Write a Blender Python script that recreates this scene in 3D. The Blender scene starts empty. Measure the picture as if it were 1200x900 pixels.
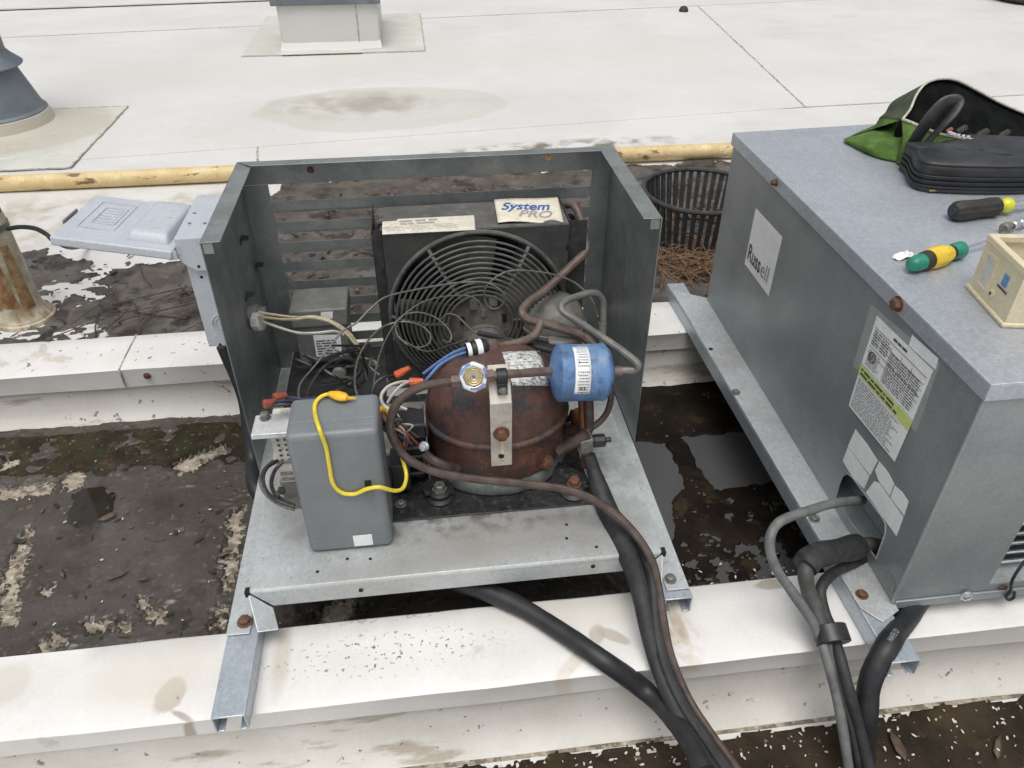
import bpy, bmesh, math, random
import numpy as np
from mathutils import Vector, Matrix
from mathutils.geometry import tessellate_polygon

random.seed(7)
SC = bpy.context.scene
COL = SC.collection

# ------------------------------------------------------------------ camera, sky, sun, exposure
F = 898.39                                            # focal length in pixels of a 1200 x 900 picture
R3 = np.array([[0.99238, -0.12317, -0.00035], [0.07294, 0.58523, 0.80758], [-0.09927, -0.80145, 0.58976]])
CAM = np.array([0.0, 0.0, 1.0])                       # metres; z = 0 is the top of the two sleepers
cam_d = bpy.data.cameras.new('camera')
cam = bpy.data.objects.new('camera', cam_d)
COL.objects.link(cam)
u_, s_, v_ = np.linalg.svd(R3)
R3 = u_ @ v_
mw = Matrix([list(R3.T[i]) + [CAM[i]] for i in range(3)] + [[0, 0, 0, 1]])
cam.matrix_world = mw
cam_d.sensor_width = 36.0
cam_d.lens = F / 1200 * 36
cam_d.clip_start = 0.02
cam_d.clip_end = 500
SC.camera = cam

SUN_EL, SUN_AZ = math.radians(72), math.radians(192)   # azimuth clockwise from +Y (away from the camera)
world = bpy.data.worlds.new('World')
SC.world = world
world.use_nodes = True
wn, wl = world.node_tree.nodes, world.node_tree.links
sky = wn.new('ShaderNodeTexSky')
sky.sky_type = 'NISHITA'
sky.sun_disc = False
sky.sun_elevation = SUN_EL
sky.sun_rotation = SUN_AZ
sky.dust_density = 6.0
sky.air_density = 1.0
hs = wn.new('ShaderNodeHueSaturation')                 # an overcast sky is nearly grey
hs.inputs['Saturation'].default_value = 0.22
wl.new(sky.outputs[0], hs.inputs['Color'])
wl.new(hs.outputs[0], wn['Background'].inputs['Color'])
wn['Background'].inputs['Strength'].default_value = 0.15
sd = bpy.data.lights.new('sun', 'SUN')
sd.energy = 1.2
sd.angle = math.radians(35)
sd.color = (1.0, 0.97, 0.93)
so = bpy.data.objects.new('sun', sd)
COL.objects.link(so)
dirv = Vector((math.sin(SUN_AZ) * math.cos(SUN_EL), math.cos(SUN_AZ) * math.cos(SUN_EL), math.sin(SUN_EL)))
so.rotation_euler = dirv.to_track_quat('Z', 'Y').to_euler()
SC.view_settings.view_transform = 'Standard'
SC.view_settings.look = 'None'
SC.view_settings.exposure = -0.16
SC.view_settings.gamma = 1.0

# ------------------------------------------------------------------ measuring: where a sight line meets a real plane
def ray(px, py):
    d = R3.T @ np.array([px - 600.0, -(py - 450.0), -F])
    return d / np.linalg.norm(d)

def at(px, py, axis, val):
    d = ray(px, py)
    i = 'xyz'.index(axis)
    t = (val - CAM[i]) / d[i]
    p = CAM + t * d
    return Vector(p)

def on(px, py, p0, n):
    d = Vector(ray(px, py))
    c = Vector(CAM)
    return c + d * ((p0 - c).dot(n) / d.dot(n))

ROOF = -0.15

# ------------------------------------------------------------------ numpy noise
def _h(ix, iy, s):
    n = (ix.astype(np.int64) * 374761393 + iy.astype(np.int64) * 668265263 + s * 1442695041) & 0x7fffffff
    n = ((n ^ (n >> 13)) * 1274126177) & 0x7fffffff
    n = n ^ (n >> 16)
    return (n & 0xffff) / 65535.0

def vn(x, y, s=0):
    ix, iy = np.floor(x), np.floor(y)
    fx, fy = x - ix, y - iy
    fx = fx * fx * (3 - 2 * fx)
    fy = fy * fy * (3 - 2 * fy)
    a, b = _h(ix, iy, s), _h(ix + 1, iy, s)
    c, d = _h(ix, iy + 1, s), _h(ix + 1, iy + 1, s)
    return (a * (1 - fx) + b * fx) * (1 - fy) + (c * (1 - fx) + d * fx) * fy - 0.5

def fbm(x, y, f=4.0, o=5, s=0, g=0.55):
    t, a = 0, 1.0
    for k in range(o):
        t = t + a * vn(x * f + 13.7 * k, y * f + 5.1 * k, s + k)
        a *= g
        f *= 2.03
    return t

# ------------------------------------------------------------------ materials
def _nodes(name):
    m = bpy.data.materials.new(name)
    m.use_nodes = True
    n, l = m.node_tree.nodes, m.node_tree.links
    return m, n, l, n['Principled BSDF']

def mat(name, c1, c2=None, scale=6.0, rough=0.5, metal=0.0, bump=0.0, bscale=80.0, layers=(), spangle=0.0, stretch=(1, 1, 1),
        spec=0.5, rvar=0.0, lo=0.41, hi=0.59, trans=0.0, coat=0.0, k=3.0, grain=0.09, gscale=240.0):
    """base colour from noise between c1 and c2; layers = (colour, scale, threshold, softness, strength, stretch) of stains on top"""
    m, n, l, b = _nodes(name)
    tc = n.new('ShaderNodeTexCoord')
    def noise(sc, st=(1, 1, 1), det=6, off=0.0):
        mp = n.new('ShaderNodeMapping')
        mp.inputs['Scale'].default_value = st
        mp.inputs['Location'].default_value = (off, off * .7, off * .3)
        l.new(tc.outputs['Object'], mp.inputs[0])
        t = n.new('ShaderNodeTexNoise')
        t.inputs['Scale'].default_value = sc
        t.inputs['Detail'].default_value = det
        t.inputs['Roughness'].default_value = 0.62
        l.new(mp.outputs[0], t.inputs['Vector'])
        return t.outputs['Fac']
    def ramp(src, a, b_, ca, cb):
        r = n.new('ShaderNodeValToRGB')
        r.color_ramp.elements[0].position = a
        r.color_ramp.elements[1].position = b_
        r.color_ramp.elements[0].color = ca
        r.color_ramp.elements[1].color = cb
        l.new(src, r.inputs[0])
        return r.outputs[0]
    c1 = tuple(c1) + (1,)
    c2 = tuple(c2) + (1,) if c2 else tuple(x * 0.86 for x in c1[:3]) + (1,)
    col = ramp(noise(scale * k, stretch), lo, hi, c1, c2)
    if spangle:
        v = n.new('ShaderNodeTexVoronoi')
        v.inputs['Scale'].default_value = 170
        l.new(tc.outputs['Object'], v.inputs['Vector'])
        mx = n.new('ShaderNodeMix')
        mx.data_type = 'RGBA'
        mx.blend_type = 'OVERLAY'
        mx.inputs[0].default_value = spangle
        bw = n.new('ShaderNodeRGBToBW')
        l.new(v.outputs['Color'], bw.inputs[0])
        l.new(col, mx.inputs[6])
        l.new(bw.outputs[0], mx.inputs[7])
        col = mx.outputs[2]
    for i, L in enumerate(layers):
        lc, ls, th, sf, stg = L[:5]
        th, sf = .5 + (th - .5) * .62, sf * .62
        st = L[5] if len(L) > 5 else (1, 1, 1)
        f = ramp(noise(ls * k, st, 8, 3.1 * (i + 1)), th, min(th + sf, 1), (0, 0, 0, 1), (stg, stg, stg, 1))
        mx = n.new('ShaderNodeMix')
        mx.data_type = 'RGBA'
        l.new(f, mx.inputs[0])
        l.new(col, mx.inputs[6])
        mx.inputs[7].default_value = tuple(lc) + (1,)
        col = mx.outputs[2]
    if grain:
        g = ramp(noise(gscale, (1, 1, 1), 4, 23.0), .3, .7, (1 - grain,) * 3 + (1,), (1 + grain,) * 3 + (1,))
        mx = n.new('ShaderNodeMix')
        mx.data_type = 'RGBA'
        mx.blend_type = 'MULTIPLY'
        mx.inputs[0].default_value = 1.0
        l.new(col, mx.inputs[6])
        l.new(g, mx.inputs[7])
        col = mx.outputs[2]
    l.new(col, b.inputs['Base Color'])
    b.inputs['Metallic'].default_value = metal
    b.inputs['Roughness'].default_value = rough
    b.inputs['Specular IOR Level'].default_value = spec
    b.inputs['Transmission Weight'].default_value = trans
    b.inputs['Coat Weight'].default_value = coat
    if rvar:
        mr = n.new('ShaderNodeMapRange')
        mr.inputs[1].default_value, mr.inputs[2].default_value = 0.3, 0.7
        mr.inputs[3].default_value, mr.inputs[4].default_value = rough - rvar, rough + rvar
        l.new(noise(scale * 2.3, stretch, 5, 9.0), mr.inputs[0])
        l.new(mr.outputs[0], b.inputs['Roughness'])
    if bump:
        bp = n.new('ShaderNodeBump')
        bp.inputs['Strength'].default_value = bump
        bp.inputs['Distance'].default_value = 0.004
        l.new(noise(bscale, stretch, 5, 17.0), bp.inputs['Height'])
        l.new(bp.outputs[0], b.inputs['Normal'])
    return m

M = {}
M['galv'] = mat('galvanised_steel', (.46, .49, .50), (.56, .585, .60), 5, .42, .55, .05, 160, [((.32, .33, .33), 7, .60, .2, .5), ((.62, .63, .62), 16, .64, .14, .4)], spangle=.10, rvar=.08)
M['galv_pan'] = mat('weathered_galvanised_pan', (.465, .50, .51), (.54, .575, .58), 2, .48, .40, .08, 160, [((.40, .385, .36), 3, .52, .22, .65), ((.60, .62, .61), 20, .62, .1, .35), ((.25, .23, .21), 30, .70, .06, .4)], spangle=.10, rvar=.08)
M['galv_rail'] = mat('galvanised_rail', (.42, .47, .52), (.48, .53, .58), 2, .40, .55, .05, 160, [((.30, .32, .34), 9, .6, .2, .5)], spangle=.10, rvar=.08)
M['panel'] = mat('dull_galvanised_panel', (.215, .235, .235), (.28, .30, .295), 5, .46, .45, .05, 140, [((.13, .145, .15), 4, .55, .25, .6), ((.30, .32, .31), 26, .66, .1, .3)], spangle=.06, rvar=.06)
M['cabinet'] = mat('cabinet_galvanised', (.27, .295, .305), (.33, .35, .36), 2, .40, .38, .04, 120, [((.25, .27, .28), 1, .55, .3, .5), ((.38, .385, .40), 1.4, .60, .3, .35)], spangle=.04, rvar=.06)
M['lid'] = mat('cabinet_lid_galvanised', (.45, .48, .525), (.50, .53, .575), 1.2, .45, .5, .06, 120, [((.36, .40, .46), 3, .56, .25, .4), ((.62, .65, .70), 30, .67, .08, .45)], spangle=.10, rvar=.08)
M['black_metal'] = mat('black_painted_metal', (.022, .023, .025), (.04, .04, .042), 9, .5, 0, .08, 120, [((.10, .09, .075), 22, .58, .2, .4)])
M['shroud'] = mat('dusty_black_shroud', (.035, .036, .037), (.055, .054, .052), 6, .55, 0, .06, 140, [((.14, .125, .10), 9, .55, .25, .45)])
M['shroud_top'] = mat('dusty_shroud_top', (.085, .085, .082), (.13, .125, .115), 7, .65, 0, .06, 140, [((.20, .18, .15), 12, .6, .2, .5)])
M['guard'] = mat('dusty_guard_wire', (.075, .078, .076), (.12, .12, .113), 12, .55, 0, 0, 60, [((.05, .05, .05), 14, .55, .2, .5)])
M['fan'] = mat('dusty_fan_blade', (.07, .07, .066), (.11, .105, .095), 8, .6)
M['motor'] = mat('dusty_motor', (.09, .082, .07), (.15, .138, .12), 14, .7, 0, .1, 90)
M['rust'] = mat('rusty_compressor', (.072, .036, .029), (.108, .054, .042), 10, .6, 0, .25, 120, [((.030, .034, .038), 8, .56, .1, .85), ((.13, .052, .032), 8, .62, .14, .6, (1, 1, .5)), ((.13, .095, .08), 60, .60, .1, .35)], rvar=.1)
M['rust_low'] = mat('rusty_lower_shell', (.060, .028, .022), (.095, .040, .027), 9, .58, 0, .3, 120, [((.028, .032, .033), 7, .55, .12, .85), ((.20, .07, .032), 10, .56, .16, .55), ((.15, .15, .13), 40, .64, .1, .4)], rvar=.1)
M['ring'] = mat('grey_base_ring', (.10, .115, .105), (.15, .165, .15), 14, .6, .2, .1, 100, [((.05, .05, .045), 12, .6, .15, .6)])
M['plate'] = mat('greasy_black_plate', (.014, .014, .015), (.028, .027, .027), 12, .5, 0, .5, 70, [((.09, .085, .075), 30, .58, .14, .6), ((.11, .06, .04), 9, .68, .1, .5)], rvar=.15)
M['copper'] = mat('dull_copper_tube', (.125, .088, .072), (.185, .14, .12), 14, .55, .25, .12, 90, [((.10, .095, .088), 20, .55, .2, .6), ((.22, .12, .08), 16, .66, .12, .5)])
M['copper_dark'] = mat('dark_copper_tube', (.060, .042, .036), (.10, .07, .058), 14, .5, .2, .12, 90, [((.09, .085, .08), 20, .6, .2, .5)])
M['copper_bright'] = mat('orange_copper', (.25, .095, .04), (.33, .14, .06), 20, .5, .5, .1, 90, [((.08, .05, .04), 24, .55, .2, .7)])
M['tube_grey'] = mat('dusty_grey_tube', (.13, .128, .122), (.19, .185, .17), 14, .55, .2, .1, 90)
M['receiver'] = mat('dusty_receiver', (.14, .138, .122), (.19, .185, .165), 9, .6, .1, .1, 90, [((.06, .055, .05), 12, .58, .2, .5)])
M['drier'] = mat('faded_blue_drier', (.075, .16, .32), (.11, .215, .40), 10, .5, 0, .12, 80, [((.25, .32, .42), 8, .52, .2, .7, (1, .5, .5)), ((.045, .08, .16), 12, .58, .12, .7), ((.16, .17, .17), 26, .62, .1, .6)])
M['steel'] = mat('zinc_bracket', (.50, .47, .41), (.60, .57, .51), 14, .38, .55, .05, 90, [((.42, .27, .13), 12, .66, .1, .6)])
M['chrome'] = mat('worn_nickel', (.60, .62, .66), (.70, .72, .75), 20, .25, .8)
M['brass'] = mat('brass', (.42, .30, .12), (.55, .42, .2), 30, .35, .6)
M['ring_blue'] = mat('indicator_print', (.12, .12, .30), (.2, .2, .42), 40, .4)
M['glass'] = mat('sight_glass_lens', (.30, .26, .16), (.45, .38, .25), 60, .08)
M['bolt_rust'] = mat('rusty_bolt', (.11, .055, .035), (.17, .085, .05), 40, .65, .2, .2, 200)
M['bolt'] = mat('dull_bolt', (.17, .17, .155), (.26, .26, .24), 60, .5, .5, .1, 200)
M['dark'] = mat('dark_opening', (.006, .006, .006), (.01, .01, .01), 20, .7)
M['grey_box'] = mat('grey_painted_box', (.165, .183, .195), (.185, .203, .215), 4, .42, 0, .03, 300, [((.22, .235, .245), 5, .6, .2, .35), ((.12, .13, .135), 30, .72, .06, .3)])
M['grey_old'] = mat('dirty_grey_box', (.135, .137, .13), (.18, .18, .168), 8, .5, 0, .05, 120, [((.08, .078, .07), 9, .56, .2, .5)])
M['disc'] = mat('pale_grey_enamel', (.45, .48, .525), (.48, .51, .555), 5, .38, 0, .02, 200, [((.38, .40, .43), 7, .60, .2, .4), ((.33, .32, .29), 24, .68, .08, .5)])
M['white_tab'] = mat('white_terminal_block', (.56, .54, .46), (.66, .64, .56), 20, .6, 0, .1, 90, [((.22, .2, .16), 26, .6, .1, .6)])
M['white_metal'] = mat('pale_zinc_plate', (.60, .62, .62), (.68, .69, .69), 14, .4, .3, 0, 90, [((.4, .4, .38), 26, .62, .1, .5)])
M['white_plastic'] = mat('off_white_plastic', (.58, .57, .53), (.66, .65, .61), 14, .5)
M['orange'] = mat('orange_wire_nut', (.52, .095, .035), (.62, .13, .05), 30, .5)
M['red_dull'] = mat('dusty_red_wire_nut', (.26, .06, .035), (.34, .085, .05), 30, .55)
M['yellow'] = mat('yellow_wire', (.78, .60, .035), (.82, .66, .06), 30, .4)
M['yellow_clip'] = mat('yellow_clip_boot', (.80, .42, .012), (.84, .5, .03), 30, .45)
M['blue_wire'] = mat('blue_wire', (.09, .17, .40), (.14, .24, .48), 40, .45)
M['white_wire'] = mat('dusty_white_wire', (.42, .40, .35), (.52, .5, .44), 40, .5)
M['tan_wire'] = mat('tan_wire', (.36, .31, .20), (.46, .40, .28), 40, .5)
M['black_wire'] = mat('black_wire', (.018, .018, .018), (.04, .038, .036), 40, .5)
M['grey_wire'] = mat('capillary_tube', (.10, .098, .09), (.15, .145, .13), 40, .45, .3)
M['navy_wire'] = mat('navy_wire', (.02, .025, .05), (.035, .04, .08), 40, .5)
M['rubber'] = mat('black_rubber_hose', (.014, .015, .017), (.022, .023, .026), 12, .5, 0, .08, 160, [((.04, .04, .042), 16, .62, .2, .4)])
M['foam'] = mat('black_foam_insulation', (.017, .018, .019), (.03, .031, .032), 12, .62, 0, .25, 160, [((.075, .075, .072), 10, .60, .2, .5)])
M['foam_grey'] = mat('greyed_foam_insulation', (.055, .055, .053), (.085, .083, .078), 12, .6, 0, .25, 140, [((.03, .03, .03), 9, .55, .2, .6)])
M['conduit'] = mat('grey_conduit', (.11, .115, .115), (.16, .165, .16), 12, .5, 0, .1, 140, [((.07, .07, .068), 18, .6, .2, .5)])
M['tape'] = mat('black_tape', (.016, .017, .018), (.024, .025, .027), 20, .38)
M['paper'] = mat('aged_paper_label', (.62, .58, .48), (.70, .67, .58), 14, .6, 0, 0, 60, [((.36, .31, .22), 12, .6, .2, .5), ((.2, .18, .14), 40, .70, .06, .5)])
M['paper_sys'] = mat('aged_cream_label', (.66, .61, .48), (.74, .70, .60), 14, .55, 0, 0, 60, [((.42, .34, .22), 12, .62, .16, .5)])
M['label_white'] = mat('white_label', (.80, .815, .815), (.86, .87, .87), 10, .45)
M['label_comp'] = mat('worn_compressor_label', (.55, .56, .54), (.66, .67, .65), 20, .5, 0, 0, 60, [((.10, .10, .10), 45, .53, .06, .85, (1, 2.2, 1))])
M['label_grey'] = mat('silver_label_backing', (.34, .37, .36), (.38, .41, .40), 10, .4, .2)
M['label_green'] = mat('yellow_green_label', (.53, .63, .20), (.58, .68, .25), 20, .5)
M['ink'] = mat('printed_ink', (.05, .05, .052), (.09, .09, .09), 200, .6)
M['ink_grey'] = mat('grey_ink', (.22, .22, .24), (.3, .3, .32), 200, .6)
M['ink_blue'] = mat('blue_ink', (.035, .10, .33), (.05, .13, .38), 100, .5)
M['ink_brown'] = mat('faded_grey_ink', (.30, .27, .25), (.38, .34, .31), 100, .5)
M['ink_pale'] = mat('pale_print', (.30, .30, .30), (.4, .4, .4), 200, .6)
M['blue_logo'] = mat('light_blue_logo', (.10, .22, .44), (.16, .3, .52), 60, .5)
M['beige'] = mat('beige_plastic', (.66, .585, .40), (.70, .625, .44), 8, .42, 0, .02, 200, [((.5, .42, .27), 14, .68, .1, .4)])
M['beige_in'] = mat('clear_tray', (.56, .56, .53), (.64, .64, .62), 10, .3)
M['green_cloth'] = mat('green_canvas', (.055, .115, .018), (.10, .185, .032), 10, .85, 0, .3, 240, [((.03, .06, .014), 6, .55, .25, .7)])
M['olive_cloth'] = mat('olive_canvas', (.04, .05, .03), (.06, .075, .045), 10, .85, 0, .3, 240)
M['black_cloth'] = mat('black_cloth_lining', (.004, .0045, .0045), (.009, .010, .010), 10, 1.0, 0, .3, 240, spec=.1)
M['leather'] = mat('black_leatherette', (.020, .021, .023), (.032, .034, .037), 7, .42, 0, .12, 260, [((.06, .062, .068), 5, .58, .25, .35)])
M['zip'] = mat('zipper_tape', (.45, .42, .35), (.6, .57, .5), 60, .55)
M['grip_black'] = mat('black_grip', (.022, .021, .018), (.035, .033, .028), 20, .6)
M['grip_yellow_clear'] = mat('clear_yellow_plastic', (.58, .56, .02), (.68, .66, .06), 20, .2)
M['grip_yellow'] = mat('worn_yellow_grip', (.72, .48, .03), (.8, .57, .06), 20, .5, 0, .05, 100, [((.3, .18, .02), 40, .68, .06, .7)])
M['grip_green'] = mat('green_plastic', (.015, .20, .13), (.03, .26, .17), 20, .4)
M['shaft'] = mat('screwdriver_shaft', (.6, .6, .6), (.7, .7, .7), 30, .25, .85)
M['pipe_yellow'] = mat('yellow_gas_pipe', (.60, .445, .205), (.68, .54, .30), 7, .5, 0, .06, 80, [((.52, .36, .16), 5, .55, .2, .6, (.3, 1, 1)), ((.10, .065, .03), 11, .66, .05, .85, (.5, 1.6, 1.6)), ((.8, .72, .5), 12, .64, .1, .5)], k=1.6, gscale=150)
M['strainer'] = mat('black_cast_strainer', (.028, .028, .029), (.05, .05, .05), 14, .55, 0, .2, 120, [((.11, .105, .1), 16, .6, .18, .5)])
M['straw'] = mat('pine_straw', (.15, .085, .042), (.25, .155, .085), 30, .75)
M['leaf'] = mat('dead_leaf', (.075, .045, .03), (.14, .095, .065), 14, .7, lo=.4, hi=.6)
M['twig'] = mat('dead_twig', (.045, .035, .028), (.085, .068, .055), 30, .8)
M['flake'] = mat('pale_flake', (.50, .46, .37), (.62, .58, .48), 20, .7, 0, 0, 60, [((.25, .2, .13), 30, .6, .1, .6)])
M['sleeve'] = mat('stained_white_sleeve', (.30, .25, .16), (.52, .475, .37), 7, .4, 0, .05, 90, [((.27, .12, .035), 9, .56, .16, .85, (2.5, 2.5, .25)), ((.22, .18, .09), 8, .6, .2, .7, (1, 1, .6))], k=1.6, gscale=150)
M['stack'] = mat('blue_grey_stack', (.15, .175, .20), (.20, .225, .25), 5, .5, .3, .05, 90, [((.28, .30, .31), 5, .6, .2, .4)], k=1, gscale=150)
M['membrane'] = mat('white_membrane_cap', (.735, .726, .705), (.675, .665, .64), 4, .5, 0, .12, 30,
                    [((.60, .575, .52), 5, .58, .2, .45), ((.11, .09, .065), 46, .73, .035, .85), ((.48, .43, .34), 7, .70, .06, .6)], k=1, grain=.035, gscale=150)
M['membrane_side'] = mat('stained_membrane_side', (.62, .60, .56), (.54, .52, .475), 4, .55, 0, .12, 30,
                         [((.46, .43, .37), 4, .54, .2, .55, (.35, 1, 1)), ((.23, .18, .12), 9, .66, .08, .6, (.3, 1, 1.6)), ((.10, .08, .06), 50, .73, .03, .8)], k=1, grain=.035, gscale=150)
M['membrane_dirty'] = mat('dirty_membrane_patch', (.40, .355, .275), (.27, .23, .175), 30, .65, 0, .3, 60, [((.10, .08, .055), 60, .50, .12, .8), ((.15, .12, .085), 22, .52, .2, .7), ((.60, .57, .50), 70, .62, .1, .6)], k=1, gscale=150)
M['roof'] = mat('white_roof_membrane', (.665, .658, .64), (.61, .60, .578), 1.4, .55, 0, .10, 12,
                [((.62, .605, .575), 1.6, .54, .22, .55, (.45, 1, 1)), ((.55, .53, .49), 4.5, .62, .16, .4, (.5, 1, 1)), ((.74, .73, .71), 5, .60, .25, .4, (.4, 1, 1)), ((.58, .57, .54), 2.6, .54, .3, .4, (.6, 1, 1)), ((.30, .28, .24), 60, .755, .03, .6)], k=1, grain=.035, gscale=60)
M['roof_patch'] = mat('grey_roof_patch', (.62, .62, .57), (.55, .55, .49), 3, .55, 0, .1, 20, [((.47, .46, .40), 5, .56, .2, .6), ((.70, .69, .65), 9, .62, .1, .5)], k=1, grain=.035, gscale=60)
M['seam'] = mat('dirty_seam', (.24, .22, .19), (.50, .475, .44), 12, .7, stretch=(1, 1, 1))
M['mud'] = mat('wet_grey_mud', (.062, .052, .044), (.086, .076, .067), 5, .26, 0, .6, 50,
               [((.028, .023, .016), 4, .60, .16, .75), ((.045, .036, .026), 13, .60, .12, .6), ((.13, .12, .11), 9, .66, .14, .4), ((.17, .14, .10), 60, .70, .05, .6), ((.09, .05, .04), 9, .69, .08, .5)], rvar=.14, spec=.4, k=1, gscale=150)
M['mud_dark'] = mat('reflection_dark_silt', (.009, .0065, .0045), (.018, .013, .009), 9, .6, 0, .5, 60, [((.05, .038, .02), 14, .6, .12, .6), ((.26, .23, .18), 55, .74, .04, .5)], spec=.12, k=1, gscale=150)  # silt colour blackened to carry the dark reflections in the water
M['mud_front'] = mat('dark_brown_silt', (.020, .014, .009), (.04, .029, .018), 9, .75, 0, .6, 60, [((.055, .036, .015), 7, .56, .15, .7), ((.30, .27, .22), 70, .72, .04, .5)], spec=.2, k=1, gscale=150)
M['mud_leaf'] = mat('leafy_grey_silt', (.070, .062, .055), (.12, .107, .095), 9, .5, 0, .6, 40, [((.022, .019, .016), 10, .54, .12, .8), ((.16, .145, .125), 26, .66, .08, .5), ((.10, .06, .04), 16, .66, .1, .5)], rvar=.1, spec=.35, k=1, gscale=150)

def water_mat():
    m, n, l, b = _nodes('sky_grey_water')
    b.inputs['Base Color'].default_value = (.085, .085, .088, 1)  # grey of the reflected sky put into the water's own colour
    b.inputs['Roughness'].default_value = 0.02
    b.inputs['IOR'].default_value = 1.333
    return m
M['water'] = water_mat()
M['water_dark'] = mat('dark_shallow_water', (.022, .018, .013), (.03, .026, .02), 10, .04, 0, 0)

# the oval pond stain and the streak beside the pipe, as dirt lying on the white membrane
def stain_layers(m, specs):
    n, l = m.node_tree.nodes, m.node_tree.links
    b = n['Principled BSDF']
    src = b.inputs['Base Color'].links[0].from_socket
    tc = n.new('ShaderNodeTexCoord')
    def ell(cx, cy, rx, ry, rot, edge, nz, ns=2.2):
        mp = n.new('ShaderNodeMapping')
        mp.vector_type = 'TEXTURE'
        mp.inputs['Location'].default_value = (cx, cy, 0)
        mp.inputs['Rotation'].default_value = (0, 0, rot)
        mp.inputs['Scale'].default_value = (rx, ry, 50)
        l.new(tc.outputs['Object'], mp.inputs[0])
        ln = n.new('ShaderNodeVectorMath')
        ln.operation = 'LENGTH'
        l.new(mp.outputs[0], ln.inputs[0])
        t = n.new('ShaderNodeTexNoise')
        t.inputs['Scale'].default_value = ns
        t.inputs['Detail'].default_value = 3
        l.new(tc.outputs['Object'], t.inputs['Vector'])
        ad = n.new('ShaderNodeMath')
        ad.operation = 'MULTIPLY_ADD'
        l.new(t.outputs['Fac'], ad.inputs[0])
        ad.inputs[1].default_value = nz
        l.new(ln.outputs['Value'], ad.inputs[2])
        mr = n.new('ShaderNodeMapRange')
        mr.inputs[1].default_value = 1.0 + nz * .5 + edge
        mr.inputs[2].default_value = 1.0 + nz * .5 - edge
        l.new(ad.outputs[0], mr.inputs[0])
        return mr.outputs[0]
    def over(mask, colr, stg, speck=None):
        nonlocal src
        mu = n.new('ShaderNodeMath')
        mu.operation = 'MULTIPLY'
        l.new(mask, mu.inputs[0])
        mu.inputs[1].default_value = stg
        if speck:
            t = n.new('ShaderNodeTexNoise')
            t.inputs['Scale'].default_value = speck
            t.inputs['Detail'].default_value = 8
            l.new(tc.outputs['Object'], t.inputs['Vector'])
            r = n.new('ShaderNodeMapRange')
            r.inputs[1].default_value, r.inputs[2].default_value = (.44, .62) if speck < 50 else (.60, .645)
            l.new(t.outputs['Fac'], r.inputs[0])
            l.new(r.outputs[0], mu.inputs[1])
        mx = n.new('ShaderNodeMix')
        mx.data_type = 'RGBA'
        l.new(mu.outputs[0], mx.inputs[0])
        l.new(src, mx.inputs[6])
        mx.inputs[7].default_value = tuple(colr) + (1,)
        src = mx.outputs[2]
    for sp in specs:
        over(ell(*sp[0]), sp[1], sp[2], sp[3] if len(sp) > 3 else None)
    l.new(src, b.inputs['Base Color'])
stain_layers(M['roof'], [((-.16, 3.98, .66, .37, .02, .03, .5), (.52, .50, .44), .55), ((-.30, 4.05, .40, .22, .05, .35, .5), (.44, .42, .37), .28, 9),
                         ((-.22, 4.08, .20, .13, .05, .5, .9), (.30, .285, .25), .5), ((.62, 3.30, .52, .07, .06, .4, .8), (.20, .18, .14), .6, 12),
                         ((.05, 3.13, .3, .05, .0, .4, .8), (.22, .2, .16), .6, 12), ((-1.1, 4.9, 1.1, .5, .1, .4, .9), (.60, .585, .55), .5),
                         ((.9, 5.0, 1.0, .45, -.1, .4, .9), (.62, .605, .57), .5), ((1.6, 4.4, .9, .5, .1, .4, .9), (.64, .63, .60), .5),
                         ((-1.2, 2.75, .7, .22, .05, .4, .8), (.46, .42, .35), .5, 10), ((-1.9, 2.5, .4, .3, .05, .4, .8), (.42, .38, .3), .5, 14)])
stain_layers(M['roof_patch'], [((-1.95, 3.86, .52, .42, .0, .05, .15), (.44, .39, .31), .5)])
stain_layers(M['galv_pan'], [((.12, .845, .20, .050, .02, .5, .7, 9), (.33, .31, .28), .65), ((.02, .885, .22, .030, .02, .5, .7, 14), (.22, .20, .18), .6, 40), ((-.05, .80, .18, .02, .02, .5, .7, 14), (.38, .37, .34), .5),
                             ((.30, 1.0, .04, .16, .0, .5, .8, 14), (.36, .37, .36), .5, 30), ((-.22, 1.0, .09, .12, 0, .5, .8, 12), (.34, .33, .31), .5)])
M['membrane_near'] = mat('near_membrane_cap', (.735, .726, .705), (.675, .665, .64), 4, .5, 0, .12, 30,
                    [((.60, .575, .52), 5, .58, .2, .45), ((.48, .43, .34), 7, .72, .06, .5)], k=1, grain=.035, gscale=150)
def spx(a, b):
    p = at(a, b, 'z', .001)
    return p.x, p.y
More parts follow.
